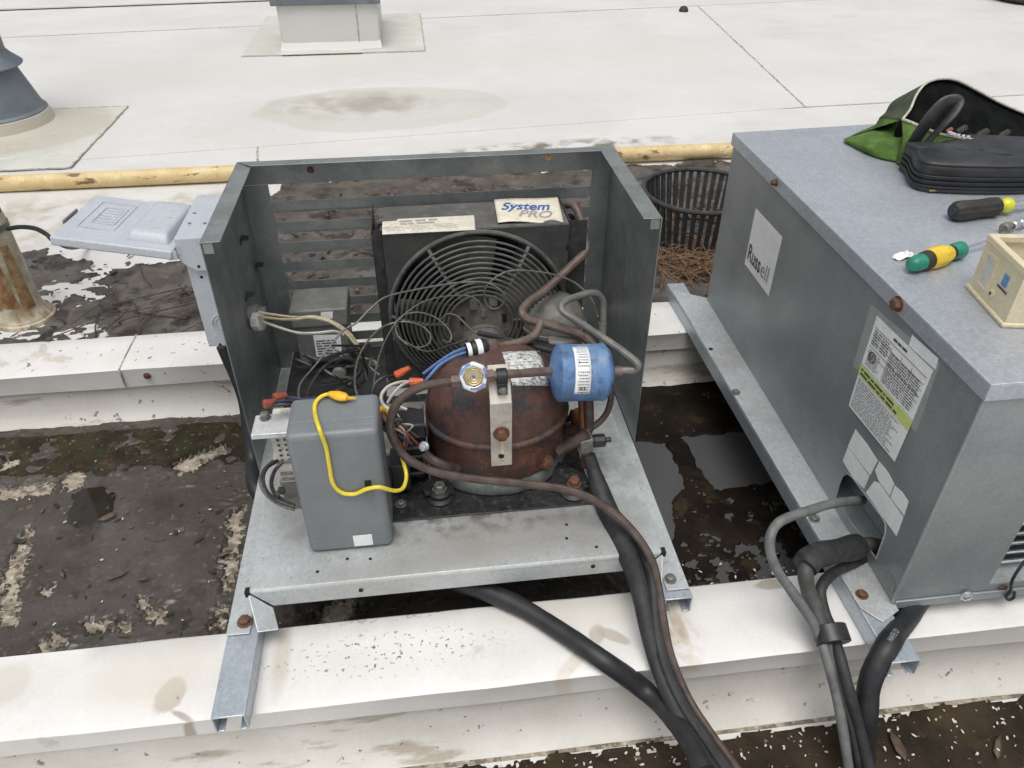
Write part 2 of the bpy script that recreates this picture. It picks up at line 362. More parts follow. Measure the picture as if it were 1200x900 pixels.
stain_layers(M['membrane_near'], [
    ((*spx(199, 814), .020, .029, -.35, .12, .5, 40), (.46, .41, .34), .85), ((*spx(200, 817), .013, .022, -.35, .3, .6, 60), (.27, .22, .17), .8, 70),
    ((*spx(213, 838), .018, .004, -.5, .3, .5, 40), (.25, .21, .16), .7), ((*spx(180, 790), .10, .045, .1, .4, .7, 12), (.62, .57, .48), .5),
    ((*spx(718, 744), .027, .010, -.62, .15, .5, 40), (.45, .40, .33), .8), ((*spx(700, 742), .012, .018, -.5, .2, .5, 40), (.42, .37, .30), .7),
    ((*spx(672, 776), .050, .010, .75, .25, .6, 40), (.60, .55, .46), .7), ((*spx(676, 774), .05, .005, .75, .3, .6, 60), (.26, .22, .17), .7, 60),
    ((*spx(793, 728), .010, .035, .1, .3, .7, 30), (.36, .28, .19), .75), ((*spx(795, 745), .03, .05, .1, .4, .7, 30), (.55, .48, .38), .6, 40),
    ((*spx(480, 705), .17, .028, .02, .4, .7, 20), (.16, .14, .11), .8, 75), ((*spx(560, 700), .09, .02, .02, .4, .7, 20), (.42, .38, .32), .6, 30),
    ((*spx(440, 765), .16, .035, .02, .4, .7, 20), (.2, .17, .13), .9, 130), ((*spx(700, 715), .16, .028, .0, .4, .7, 12), (.60, .57, .50), .6),
    ((*spx(905, 684), .03, .010, .0, .2, .6, 40), (.38, .33, .26), .8), ((*spx(10, 800), .03, .035, .3, .2, .6, 30), (.58, .54, .47), .6),
    ((*spx(330, 770), .012, .06, .0, .4, .6, 30), (.5, .45, .37), .6)])

# ------------------------------------------------------------------ mesh building
class MB:
    def __init__(s):
        s.v, s.f = [], []
    def add(s, vs, fs):
        o = len(s.v)
        s.v += [tuple(p) for p in vs]
        s.f += [tuple(i + o for i in f) for f in fs]
        return s
    def hexa(s, p):
        return s.add(p, [(0, 3, 2, 1), (4, 5, 6, 7), (0, 1, 5, 4), (1, 2, 6, 5), (2, 3, 7, 6), (3, 0, 4, 7)])
    def box(s, x0, x1, y0, y1, z0, z1):
        return s.hexa([(x0, y0, z0), (x1, y0, z0), (x1, y1, z0), (x0, y1, z0), (x0, y0, z1), (x1, y0, z1), (x1, y1, z1), (x0, y1, z1)])
    def slab(s, poly, d):
        """a flat polygon (3-D points) thickened by vector d"""
        n = len(poly)
        poly = [Vector(p) for p in poly]
        d = Vector(d)
        vs = poly + [p + d for p in poly]
        fs = [tuple(range(n))[::-1], tuple(range(n, 2 * n))] + [(i, (i + 1) % n, (i + 1) % n + n, i + n) for i in range(n)]
        return s.add(vs, fs)
    def slab_hole(s, outer, holes, d):
        loops = [[Vector(p) for p in outer]] + [[Vector(p) for p in h] for h in holes]
        flat = [p for lp in loops for p in lp]
        tris = tessellate_polygon(loops)
        n = len(flat)
        d = Vector(d)
        fs = [tuple(t) for t in tris] + [tuple(i + n for i in t[::-1]) for t in tris]
        o = 0
        for lp in loops:
            k = len(lp)
            fs += [(o + i, o + (i + 1) % k, o + (i + 1) % k + n, o + i + n) for i in range(k)]
            o += k
        return s.add(flat + [p + d for p in flat], fs)
    def tube(s, pts, r, n=10, caps=True, flat=1.0):
        pts = [Vector(p) for p in pts]
        m = len(pts)
        rs = r if isinstance(r, (list, tuple)) else [r] * m
        t0 = (pts[1] - pts[0]).normalized()
        up = Vector((0, 0, 1)) if abs(t0.z) < .9 else Vector((0, 1, 0))
        nrm = (up - t0 * up.dot(t0)).normalized()
        vs, fs = [], []
        for i, p in enumerate(pts):
            t = (pts[min(i + 1, m - 1)] - pts[max(i - 1, 0)]).normalized()
            nrm = (nrm - t * nrm.dot(t)).normalized()
            bn = t.cross(nrm)
            for k in range(n):
                a = 2 * math.pi * k / n
                vs.append(p + nrm * (math.cos(a) * rs[i] * flat) + bn * (math.sin(a) * rs[i]))
        for i in range(m - 1):
            for k in range(n):
                a, b = i * n + k, i * n + (k + 1) % n
                fs.append((a, b, b + n, a + n))
        if caps:
            fs += [tuple(range(n))[::-1], tuple(range((m - 1) * n, m * n))]
        return s.add(vs, fs)
    def lathe(s, prof, o=(0, 0, 0), axis=(0, 0, 1), n=32, ry=1.0, xdir=None, cap0=True, cap1=True):
        """prof = [(radius, distance along axis)]"""
        ax = Vector(axis).normalized()
        if xdir is None:
            xdir = Vector((1, 0, 0)) if abs(ax.x) < .9 else Vector((0, 1, 0))
        xd = (Vector(xdir) - ax * ax.dot(Vector(xdir))).normalized()
        yd = ax.cross(xd)
        o = Vector(o)
        vs, fs = [], []
        for r, h in prof:
            for k in range(n):
                a = 2 * math.pi * k / n
                vs.append(o + ax * h + xd * (r * math.cos(a)) + yd * (r * ry * math.sin(a)))
        for i in range(len(prof) - 1):
            for k in range(n):
                a, b = i * n + k, i * n + (k + 1) % n
                fs.append((a, b, b + n, a + n))
        m = len(prof)
        if cap0:
            fs.append(tuple(range(n))[::-1])
        if cap1:
            fs.append(tuple(range((m - 1) * n, m * n)))
        return s.add(vs, fs)
    def ringtube(s, c, u, w, R_, r, n=40, k=8):
        c, u, w = Vector(c), Vector(u).normalized(), Vector(w).normalized()
        ax = u.cross(w)
        vs, fs = [], []
        for i in range(n):
            a = 2 * math.pi * i / n
            d = u * math.cos(a) + w * math.sin(a)
            for j in range(k):
                b = 2 * math.pi * j / k
                vs.append(c + d * (R_ + r * math.cos(b)) + ax * (r * math.sin(b)))
        for i in range(n):
            for j in range(k):
                a0, a1 = i * k + j, i * k + (j + 1) % k
                b0, b1 = ((i + 1) % n) * k + j, ((i + 1) % n) * k + (j + 1) % k
                fs.append((a0, b0, b1, a1))
        return s.add(vs, fs)
    def grid(s, fn, nu, nv):
        o = [fn(i / nu, j / nv) for j in range(nv + 1) for i in range(nu + 1)]
        fs = [(j * (nu + 1) + i, j * (nu + 1) + i + 1, (j + 1) * (nu + 1) + i + 1, (j + 1) * (nu + 1) + i) for j in range(nv) for i in range(nu)]
        return s.add(o, fs)

def obj(name, mb, m, parent=None, bevel=0.0, ang=35, kind=None, solid=0.0, seg=2):
    me = bpy.data.meshes.new(name)
    if isinstance(mb, MB):
        me.from_pydata(mb.v, [], mb.f)
    else:
        me.free() if hasattr(me, 'free') else None
        me = mb
    me.validate()
    bm = bmesh.new()
    bm.from_mesh(me)
    bmesh.ops.recalc_face_normals(bm, faces=bm.faces)
    bm.to_mesh(me)
    bm.free()
    me.polygons.foreach_set('use_smooth', [True] * len(me.polygons))
    me.set_sharp_from_angle(angle=math.radians(ang))
    me.materials.append(M[m] if isinstance(m, str) else m)
    o = bpy.data.objects.new(name, me)
    COL.objects.link(o)
    if parent is not None:
        o.parent = parent
        o.matrix_parent_inverse = Matrix.Translation(-org(parent))
    if solid:
        md = o.modifiers.new('thickness', 'SOLIDIFY')
        md.thickness = solid
        md.offset = 0
    if bevel:
        md = o.modifiers.new('bevel', 'BEVEL')
        md.width = bevel
        md.segments = seg
        md.limit_method = 'ANGLE'
        md.angle_limit = math.radians(40)
        md.harden_normals = False
    if kind:
        o['kind'] = kind
    return o

def org(o):
    return o.location.copy() if o.type == 'EMPTY' else Vector((0, 0, 0))

def thing(name, label, cat, loc=(0, 0, 0), group=None):
    o = bpy.data.objects.new(name, None)
    COL.objects.link(o)
    o.location = loc
    o.empty_display_size = .05
    o['label'], o['category'] = label, cat
    if group:
        o['group'] = group
    return o

def tag(o, label, cat, group=None):
    o['label'], o['category'] = label, cat
    if group:
        o['group'] = group
    return o

def copy_of(o, loc, parent=None, rotz=0.0, mi=None):
    c = o.copy()
    COL.objects.link(c)
    c.location = loc
    c.rotation_euler = (0, 0, rotz)
    if parent is not None:
        c.parent = parent
        c.matrix_parent_inverse = Matrix.Translation(-org(parent))
    return c

def spline(pts, k=8):
    pts = [Vector(p) for p in pts]
    P = [pts[0] * 2 - pts[1]] + pts + [pts[-1] * 2 - pts[-2]]
    out = []
    for i in range(1, len(P) - 2):
        a, b, c, d = P[i - 1], P[i], P[i + 1], P[i + 2]
        for j in range(k):
            t = j / k
            out.append(.5 * ((2 * b) + (c - a) * t + (2 * a - 5 * b + 4 * c - d) * t * t + (3 * b - a - 3 * c + d) * t ** 3))
    out.append(pts[-1])
    return out

def line(name, px, r, m, parent, n=9, k=8, flat=1.0):
    """a tube through points given as (x, y, depth) or (x, y, 'z', height) or plain vectors"""
    ps = []
    for q in px:
        if isinstance(q, Vector):
            ps.append(q)
        elif len(q) == 3:
            ps.append(at(q[0], q[1], 'y', q[2]))
        else:
            ps.append(at(q[0], q[1], q[2], q[3]))
    sp = spline(ps, k)
    if not isinstance(r, (list, tuple)):
        rg = random.Random(len(sp) * 7 + int(r * 1e5))
        w = .055 if r > .006 else .03
        ph, q = rg.random() * 6, rg.uniform(.25, .5)
        r = [r * (1 + w * math.sin(i * q + ph) * math.sin(i * .13 + ph) + rg.uniform(-w, w) * .3) for i in range(len(sp))]
    else:
        xs_ = np.linspace(0, 1, len(r))
        r = [float(v) for v in np.interp(np.linspace(0, 1, len(sp)), xs_, r)]
    return obj(name, MB().tube(sp, r, n, True, flat), m, parent)

def text(name, s, m, parent, o, xd, yd, h, sx=1.0, shear=0.0, bold=0.0, width=None):
    cu = bpy.data.curves.new('lettering', 'FONT')
    cu.body = s
    cu.size = 1.0
    cu.shear = shear
    cu.offset = bold
    ob = bpy.data.objects.new('lettering', cu)
    COL.objects.link(ob)
    bpy.context.view_layer.update()
    me = bpy.data.meshes.new_from_object(ob.evaluated_get(bpy.context.evaluated_depsgraph_get()))
    bpy.data.objects.remove(ob)
    xs = [v.co.x for v in me.vertices]
    if width:
        sx = width / (max(xs) - min(xs))
    else:
        sx *= h
    x0 = min(xs)
    o, xd, yd = Vector(o), Vector(xd).normalized(), Vector(yd).normalized()
    nd = xd.cross(yd)
    for v in me.vertices:
        c = v.co.copy()
        v.co = o + xd * ((c.x - x0) * sx) + yd * (c.y * h) + nd * .0006
    mb = MB()
    mb.v = [tuple(v.co) for v in me.vertices]
    mb.f = [tuple(p.vertices) for p in me.polygons]
    bpy.data.meshes.remove(me)
    return obj(name, mb, m, parent)

def small_print(parent, o, xd, yd, W, H, rows, m='ink', seed=1, fill=.55, cols=1, name='small_print', lift=.0006):
    """rows of tiny word-shaped bars: print too small to read"""
    rg = random.Random(seed)
    o, xd, yd = Vector(o), Vector(xd).normalized(), Vector(yd).normalized()
    nd = xd.cross(yd) * lift
    mb = MB()
    rh = H / rows
    for r in range(rows):
        for c in range(cols):
            x = c * W / cols
            xe = (c + .96 - rg.random() * .25) * W / cols
            while x < xe:
                w = rh * rg.uniform(.7, 3.2)
                x1 = min(x + w, xe)
                y0 = H - (r + 1) * rh + rh * (1 - fill) * .5
                p = [o + xd * x + yd * y0 + nd, o + xd * x1 + yd * y0 + nd, o + xd * x1 + yd * (y0 + rh * fill) + nd, o + xd * x + yd * (y0 + rh * fill) + nd]
                mb.add(p, [(0, 1, 2, 3)])
                x = x1 + rh * .45
    return obj(name, mb, m, parent)

def hexbolt(parent, p, ax, r=.008, h=.006, m='bolt', name='bolt', washer=True):
    mb = MB()
    if washer:
        mb.lathe([(r * 1.35, 0), (r * 1.35, .0012)], p, ax, 16)
    mb.lathe([(r, .0012), (r, h), (r * .8, h + .0008)], p, ax, 6)
    return obj(name, mb, m, parent)

def dot(parent, p, ax, r, name='screw_hole', m='dark', h=.0006):
    return obj(name, MB().lathe([(r, -.001), (r, h)], p, ax, 14), m, parent)

X_, Y_, Z_ = Vector((1, 0, 0)), Vector((0, 1, 0)), Vector((0, 0, 1))

# ------------------------------------------------------------------ the roof
roof = obj('roof', MB().box(-40, 40, -30, 60, ROOF - .2, ROOF - .012), 'roof', kind='structure')
def sheet(poly, z0, z1, m='roof', name='membrane_sheet', parent=roof):
    return obj(name, MB().slab([(x, y, z0) for x, y in poly], (0, 0, z1 - z0)), m, parent)
yA = lambda x: 3.62 + .052 * x                       # the near lap seam
yB = lambda x: 6.13 + .10 * x                        # the far one
sheet([(-40, -30), (40, -30), (40, yA(40)), (2.0, yA(2.0)), (-40, yA(-40) + 2)], ROOF - .012, ROOF)
sheet([(-40, yA(-40) - 2), (1.94, yA(1.94)), (2.25, yB(2.25)), (-40, yB(-40) + 3)], ROOF - .003, ROOF + .003)
sheet([(1.94, yA(1.94)), (40, yA(40)), (40, yB(40)), (2.25, yB(2.25))], ROOF - .003, ROOF + .0035)
sheet([(-40, yB(-40) + 2), (40, yB(40)), (40, 60), (-40, 60)], ROOF - .003, ROOF + .006)
def seam(p, q, w, z, name='seam', par=roof, jit=.0022, n=60):
    p, q = Vector((*p, z)), Vector((*q, z))
    d = (q - p)
    s = Vector((-d.y, d.x, 0)).normalized()
    mb = MB()
    vs, fs = [], []
    for i in range(n + 1):
        c = p + d * (i / n) + s * random.uniform(-jit, jit)
        ww = w * random.uniform(.5, 1.2)
        vs += [c - s * ww / 2, c + s * ww / 2, c + s * ww / 2 + Z_ * .0012, c - s * ww / 2 + Z_ * .0012]
    for i in range(n):
        a = i * 4
        fs += [(a + 3, a + 2, a + 6, a + 7), (a, a + 3, a + 7, a + 4), (a + 1, a + 5, a + 6, a + 2)]
    mb.add(vs, fs)
    return obj(name, mb, 'seam', par)
seam((-6, yA(-6) - .004), (1.94, yA(1.94) - .004), .008, ROOF + .0005)
seam((1.94, yA(1.94) - .004), (6, yA(6) - .004), .007, ROOF + .0005)
seam((-6, yB(-6) - .005), (2.25, yB(2.25) - .005), .011, ROOF + .0035)
seam((2.25, yB(2.25) - .005), (8, yB(8) - .005), .010, ROOF + .0035)
seam((1.945, yA(1.94)), (2.25, yB(2.25)), .013, ROOF + .0033, n=80)
seam((-.715, yA(-.71) - .03), (-.655, 3.13), .010, ROOF + .0002, n=16)

# stained membrane lying in the trough, under the mud
obj('trough_membrane', MB().box(-2.2, .33, .60, 1.6, ROOF - .002, ROOF + .0006), 'membrane_dirty', roof)
obj('trough_membrane', MB().box(.33, 2.2, .60, 1.6, ROOF - .002, ROOF + .0004), 'membrane_dirty', roof)
obj('back_membrane', MB().box(-2.2, 2.2, 1.6, 3.0, ROOF + .0003, ROOF + .0009), 'roof', roof)

# ---- sleepers: long timber curbs wrapped in white membrane
def sleeper(name, label, y0, y1, s, capm='membrane'):
    t = thing(name, label, 'roof sleeper', (0, (y0 + y1) / 2, ROOF))
    mb = MB()
    nx = 160
    prof = [(y0 + .002, -.052), (y0 + .0, -.02), (y0 - .004, -.004), (y0 + .004, 0), (y0 + (y1 - y0) * .35, .0005), (y0 + (y1 - y0) * .7, .0005), (y1 - .003, 0), (y1 + .003, -.006), (y1 + .003, -.05)]
    xs = np.linspace(-2.6, 2.6, nx + 1)
    def sect(prof, amp, key):
        vs, fs = [], []
        for i, x in enumerate(xs):
            for j, (y, z) in enumerate(prof):
                a = amp * float(fbm(np.array([x]), np.array([j * .31 + key]), 3.0, 3, 5)[0])
                vs.append((x, y + a * .6, z + a * .5 if z < -.001 else a * .35))
        m = len(prof)
        for i in range(nx):
            for j in range(m - 1):
                a = i * m + j
                fs.append((a, a + m, a + m + 1, a + 1))
        mb = MB()
        mb.add(vs, fs)
        return mb
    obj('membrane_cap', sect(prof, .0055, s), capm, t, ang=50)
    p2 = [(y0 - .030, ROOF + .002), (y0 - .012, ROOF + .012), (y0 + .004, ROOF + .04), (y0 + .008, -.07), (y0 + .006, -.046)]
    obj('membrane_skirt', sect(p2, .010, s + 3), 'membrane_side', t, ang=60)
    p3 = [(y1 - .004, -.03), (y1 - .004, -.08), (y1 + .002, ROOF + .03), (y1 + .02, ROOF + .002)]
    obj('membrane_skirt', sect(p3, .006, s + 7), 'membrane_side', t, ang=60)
    return t
slF = sleeper('roof_sleeper', 'long white membrane wrapped sleeper nearest the camera, crossed by black hoses', .638, .772, 1, 'membrane_near')
slR = sleeper('roof_sleeper', 'long white membrane wrapped sleeper farther back, behind the fan and louvres', 1.527, 1.672, 9)
# lap joints across the caps, one bolt, scars in the membrane
obj('lap_strip', MB().box(-.712, -.709, 1.5225, 1.672, .0006, .0022), 'seam', slR)
obj('lap_strip', MB().box(-.711, -.708, 1.5215, 1.5245, -.05, -.002), 'seam', slR)
hexbolt(slR, (-.655, 1.5235, -.022), (0, -1, 0), .006, .003, 'bolt_rust')
M['rust_run'] = mat('rust_run', (.50, .40, .27), (.62, .55, .42), 18, .6, 0, .1, 60, [((.30, .2, .1), 20, .58, .15, .7)])

# ------------------------------------------------------------------ mud, silt and water
def poly_d(px, py, poly):
    """signed distance to a polygon, negative inside"""
    n = len(poly)
    d = np.full(px.shape, 1e9)
    inside = np.zeros(px.shape, bool)
    for i in range(n):
        (x0, y0), (x1, y1) = poly[i], poly[(i + 1) % n]
        ex, ey = x1 - x0, y1 - y0
        t = np.clip(((px - x0) * ex + (py - y0) * ey) / (ex * ex + ey * ey + 1e-12), 0, 1)
        d = np.minimum(d, np.hypot(px - x0 - t * ex, py - y0 - t * ey))
        c = ((y0 > py) != (y1 > py)) & (px < (x1 - x0) * (py - y0) / (y1 - y0 + 1e-12) + x0)
        inside ^= c
    return np.where(inside, -d, d)

def field(name, x0, x1, y0, y1, step, hf, m, parent=None, kind='stuff'):
    nx, ny = int((x1 - x0) / step), int((y1 - y0) / step)
    X, Y = np.meshgrid(np.linspace(x0, x1, nx + 1), np.linspace(y0, y1, ny + 1))
    H = hf(X, Y)
    V = np.stack([X, Y, ROOF + H], -1).reshape(-1, 3)
    me = bpy.data.meshes.new(name)
    i, j = np.meshgrid(np.arange(nx), np.arange(ny))
    a = (j * (nx + 1) + i).ravel()
    Fq = np.stack([a, a + 1, a + nx + 2, a + nx + 1], -1)
    keep = H.ravel()[Fq].max(1) > -.003
    Fq = Fq[keep]
    used, inv = np.unique(Fq, return_inverse=True)
    V, Fq = V[used], inv.reshape(-1, 4)
    me.vertices.add(len(V))
    me.vertices.foreach_set('co', V.ravel().astype(np.float32))
    me.loops.add(Fq.size)
    me.loops.foreach_set('vertex_index', Fq.ravel().astype(np.int32))
    me.polygons.add(len(Fq))
    me.polygons.foreach_set('loop_start', np.arange(0, Fq.size, 4, dtype=np.int32))
    me.polygons.foreach_set('use_smooth', np.ones(len(Fq), bool))
    me.update(calc_edges=True)
    me.materials.append(M[m])
    o = bpy.data.objects.new(name, me)
    COL.objects.link(o)
    o['kind'] = kind
    return o

def px_poly(pts, z=ROOF):
    return [tuple(at(a, b, 'z', z)[:2]) for a, b in pts]

left_gaps = [px_poly(p) for p in [
    [(30, 622), (40, 624), (34, 660), (24, 700), (22, 735), (0, 735), (0, 690), (14, 650)],
    [(0, 573), (40, 570), (62, 565), (60, 574), (30, 582), (0, 588)],
    [(74, 566), (92, 556), (100, 562), (90, 572), (78, 574)],
    [(205, 546), (228, 535), (262, 524), (270, 532), (240, 545), (212, 557)],
    [(270, 610), (284, 598), (284, 640), (272, 690), (262, 700), (262, 660)],
    [(252, 715), (268, 712), (266, 736), (250, 735)],
    [(175, 722), (194, 720), (192, 730), (178, 732)],
    [(160, 705), (172, 702), (170, 712)], [(100, 730), (122, 728), (118, 742), (102, 742)],
    [(124, 728), (140, 726), (150, 738), (128, 740)], [(48, 750), (82, 744), (80, 755), (52, 762)], [(48, 690), (62, 690), (60, 700), (50, 700)],
    [(345, 700), (352, 700), (350, 712)], [(372, 722), (390, 705), (420, 702), (432, 712), (400, 728), (376, 734)],
    [(0, 545), (22, 540), (24, 548), (2, 556)]]]
dark_hole = px_poly([(80, 618), (90, 578), (120, 576), (132, 582), (128, 602), (110, 616), (94, 622)])
def h_left(X, Y):
    n = fbm(X, Y, 22, 5, 3)
    n2 = fbm(X, Y, 6, 4, 11)
    h = .0062 + .004 * n + .004 * n2
    wx, wy = X + .04 * fbm(X, Y, 9, 3, 37), Y + .04 * fbm(X, Y, 9, 3, 39)
    ridge = 1 - np.clip(np.abs(fbm(wx * .8, wy * 1.5, 16, 4, 31)) / .16, 0, 1)
    rough = np.clip(.5 + 1.6 * fbm(X, Y, 5, 3, 41), 0, 1)
    h += (.0055 * ridge ** 2 - .0015) * rough
    h += .003 * np.clip(fbm(wx, wy * 1.6, 44, 3, 47), -.3, .5) * rough
    h += .012 * np.clip((Y - 1.33) / .14, 0, 1) + .003 * np.clip((.86 - Y) / .1, 0, 1)
    for g in left_gaps:
        d = poly_d(X, Y, g) + .016 * fbm(X, Y, 24, 3, 17) + .040 * np.abs(fbm(X, Y, 70, 4, 19))
        h = np.where(d < .012, np.minimum(h, -.004 + np.clip(d / .012, -1, 1) * .006), h)
    d = poly_d(X, Y, dark_hole) + .01 * n
    h = np.where(d < 0, .0025, h)
    return np.where((X > .34), -.02, h)
mudL = field('mud', -1.5, .36, .66, 1.50, .0034, h_left, 'mud')
mudL['label'] = 'wet grey mud lying between the two sleepers left of the open unit'
obj('water_film', MB().slab([Vector((x, y, ROOF + .0048)) for x, y in px_poly([(78, 620), (86, 576), (122, 572), (136, 580), (132, 606), (110, 620), (94, 626)])], (0, 0, .0006)), 'water_dark', mudL)

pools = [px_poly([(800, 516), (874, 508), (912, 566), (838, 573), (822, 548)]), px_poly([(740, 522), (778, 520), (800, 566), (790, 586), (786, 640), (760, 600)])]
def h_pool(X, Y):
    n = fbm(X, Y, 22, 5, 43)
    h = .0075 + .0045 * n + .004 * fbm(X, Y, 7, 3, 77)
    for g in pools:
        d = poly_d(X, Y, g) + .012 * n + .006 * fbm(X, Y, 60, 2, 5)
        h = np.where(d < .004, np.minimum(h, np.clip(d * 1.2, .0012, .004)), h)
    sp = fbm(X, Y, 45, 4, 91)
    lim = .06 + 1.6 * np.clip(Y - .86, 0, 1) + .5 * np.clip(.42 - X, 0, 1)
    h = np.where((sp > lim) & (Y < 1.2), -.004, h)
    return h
mudP = field('mud', .345, 1.7, .66, 1.50, .0042, h_pool, 'mud_dark')
mudP['label'] = 'wet silt, blackened with painted dark reflections, around the puddle between the two units'
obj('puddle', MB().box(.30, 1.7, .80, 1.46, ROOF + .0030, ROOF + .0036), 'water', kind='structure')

def h_front(X, Y):
    n = fbm(X, Y, 30, 5, 53)
    edge = .598 + .018 * fbm(X, Y, 18, 4, 59) + .008 * fbm(X, Y, 5, 2, 3)
    h = .004 + .005 * n
    h = np.where(Y > edge, -.01, h)
    sp = fbm(X, Y, 120, 4, 61)
    h = np.where(sp > .45 + 4.0 * np.clip(edge - .02 - Y, 0, .1), -.004, h)
    h = np.where((X < -.12 + .05 * n), -.01, h)
    return h
mudF = field('mud', -.2, 1.9, .20, .62, .0038, h_front, 'mud_front')
mudF['label'] = 'dark brown silt with pale specks in front of the near sleeper'

bw_gap = [px_poly(p) for p in [[(0, 395), (0, 360), (40, 345), (70, 330), (125, 318), (125, 345), (90, 358), (60, 370), (40, 395)], [(70, 392), (110, 383), (118, 395), (76, 400)], [(100, 320), (150, 305), (150, 312), (112, 332)]]]
def h_back(X, Y):
    n = fbm(X, Y, 20, 5, 63)
    b = fbm(X, Y, 4, 4, 67)
    lim = np.where(X < -.55, 2.40 + .10 * b * 2, 3.035 + .02 * b) + np.clip((X + .75) / .2, 0, 1) * np.where(X < -.55, .6, 0)
    h = .006 + .006 * n
    h = np.where(Y > lim + .05 * n, -.01, h)
    for g in bw_gap:
        d = poly_d(X, Y, g)
        h = np.where((d < .02) & (fbm(X * .6, Y * 1.3, 46, 4, 71) > .02 + d * 6), -.006, h)
    return h
mudB = field('mud', -2.0, 2.2, 1.66, 3.06, .0065, h_back, 'mud_leaf')
mudB['label'] = 'grey leafy silt behind the far sleeper around the drain strainer'

def h_moss(X, Y):
    n = fbm(X, Y, 26, 5, 103)
    lim = 1.335 + .05 * fbm(X, Y, 7, 3, 107)
    h = .0095 + .008 * n + .010 * np.clip((Y - 1.35) / .1, 0, 1)
    h = np.where(Y < lim + .03 * n, -.01, h)
    for g in left_gaps:
        h = np.where(poly_d(X, Y, g) < .004, -.01, h)
    return np.where(X > .33, -.01, h)
M['moss'] = mat('mossy_brown_silt', (.022, .017, .010), (.038, .031, .018), 20, .8, 0, .6, 60, [((.030, .036, .014), 14, .55, .15, .7), ((.30, .27, .2), 90, .72, .03, .4), ((.07, .04, .025), 30, .62, .08, .6)], k=1, gscale=150, spec=.2)
o = field('moss', -1.5, .34, 1.28, 1.47, .0045, h_moss, 'moss')
o['label'] = 'dark mossy silt along the foot of the far sleeper'
# flakes of pale coating, leaves, twigs
def scatter_flakes(n, reg, smin, smax, name, m, z=ROOF + .008, seed=3, bend=.3):
    rg = random.Random(seed)
    mb = MB()
    for _ in range(n):
        x, y = reg(rg)
        s = rg.uniform(smin, smax)
        a0 = rg.uniform(0, 6.28)
        k = rg.randint(4, 6)
        tl = rg.uniform(-bend, bend)
        pts = []
        for i in range(k):
            a = a0 + 6.28 * i / k
            r = s * rg.uniform(.45, 1.0)
            dx, dy = r * math.cos(a) * 1.25, r * math.sin(a) * .62
            dx, dy = dx * math.cos(a0 * 1.7) - dy * math.sin(a0 * 1.7), dx * math.sin(a0 * 1.7) + dy * math.cos(a0 * 1.7)
            pts.append(Vector((x + dx, y + dy, z + tl * dx + rg.uniform(0, .001))))
        mb.slab(pts, (0, 0, .0006))
    o = obj(name, mb, m, kind='stuff')
    return o
o = scatter_flakes(240, lambda g: (g.uniform(.0, 1.5), .59 - abs(g.gauss(0, .06))), .001, .0045, 'flakes', 'flake', ROOF + .009, 4)
o['label'] = 'pale flakes scattered on the dark silt in front of the near sleeper'
o = scatter_flakes(260, lambda g: (g.uniform(.40, .78), .80 + abs(g.gauss(0, .05))), .001, .005, 'flakes', 'flake', ROOF + .012, 5)
o['label'] = 'pale flakes along the near edge of the puddle'
o = scatter_flakes(60, lambda g: (g.uniform(-1.2, -.28), g.uniform(.78, 1.42)), .0015, .005, 'flakes', 'flake', ROOF + .010, 6)
o['label'] = 'pale flakes on the grey mud left of the open unit'

M['scab'] = mat('curled_mud_scab', (.072, .064, .058), (.115, .104, .096), 30, .45, 0, .3, 90, k=1)
M['scab_dark'] = mat('dark_mud_scab', (.020, .016, .012), (.045, .038, .03), 30, .5, 0, .3, 90, k=1)
o = scatter_flakes(110, lambda g: (g.uniform(-1.25, -.25), g.uniform(.78, 1.36)), .003, .009, 'mud_scabs', 'scab', ROOF + .0058, 21, .22)
o['label'] = 'curled grey scabs of drying mud left of the open unit'
o = scatter_flakes(70, lambda g: (g.choice([g.gauss(-.55, .12), g.gauss(-.8, .15), g.gauss(-.42, .06)]), g.choice([g.gauss(.98, .05), g.gauss(1.15, .08), g.gauss(.9, .03)])), .004, .014, 'mud_scabs', 'scab_dark', ROOF + .0065, 22, .35)
o['label'] = 'dark curled scabs of mud left of the open unit'
o = scatter_flakes(350, lambda g: (g.uniform(-1.3, 1.2), g.uniform(1.7, 2.6)), .004, .016, 'mud_scabs', 'scab_dark', ROOF + .010, 23, .4)
o['label'] = 'dark curled silt scabs behind the far sleeper'

def leaves(n, reg, name, seed, zz=.01):
    rg = random.Random(seed)
    mb = MB()
    for _ in range(n):
        x, y = reg(rg)
        L = rg.uniform(.02, .055)
        w = L * rg.uniform(.2, .45)
        a = rg.uniform(0, 6.28)
        c, s = math.cos(a), math.sin(a)
        up = rg.uniform(.0, .012)
        z = ROOF + zz + rg.uniform(0, .006)
        pts = []
        for u, v, h in [(-1, 0, up), (-.4, -.8, .001), (.4, -.7, 0), (1, 0, up * .7), (.4, .7, .004), (-.4, .8, .003)]:
            px, py = u * L / 2, v * w / 2
            pts.append((x + px * c - py * s, y + px * s + py * c, z + h))
        ctr = (x, y, z + .002)
        b = len(mb.v)
        mb.add(pts + [ctr], [(6, i, (i + 1) % 6) for i in range(6)])
    o = obj(name, mb, 'leaf', kind='stuff', solid=.0006)
    return o
o = leaves(520, lambda g: (g.uniform(-.75, 1.1), g.uniform(1.72, 2.85)), 'leaf_litter', 8)
o['label'] = 'dead leaves lying on the silt behind the far sleeper'
o = leaves(14, lambda g: (g.uniform(-1.1, .05), g.uniform(.8, 1.38)), 'leaf_litter', 9, .008)
o['label'] = 'a few dead leaves on the grey mud by the near sleeper'
o = leaves(12, lambda g: (g.uniform(.35, 1.2), g.uniform(.42, .56)), 'leaf_litter', 19, .006)
o['label'] = 'dead leaves on the brown silt at the bottom right'

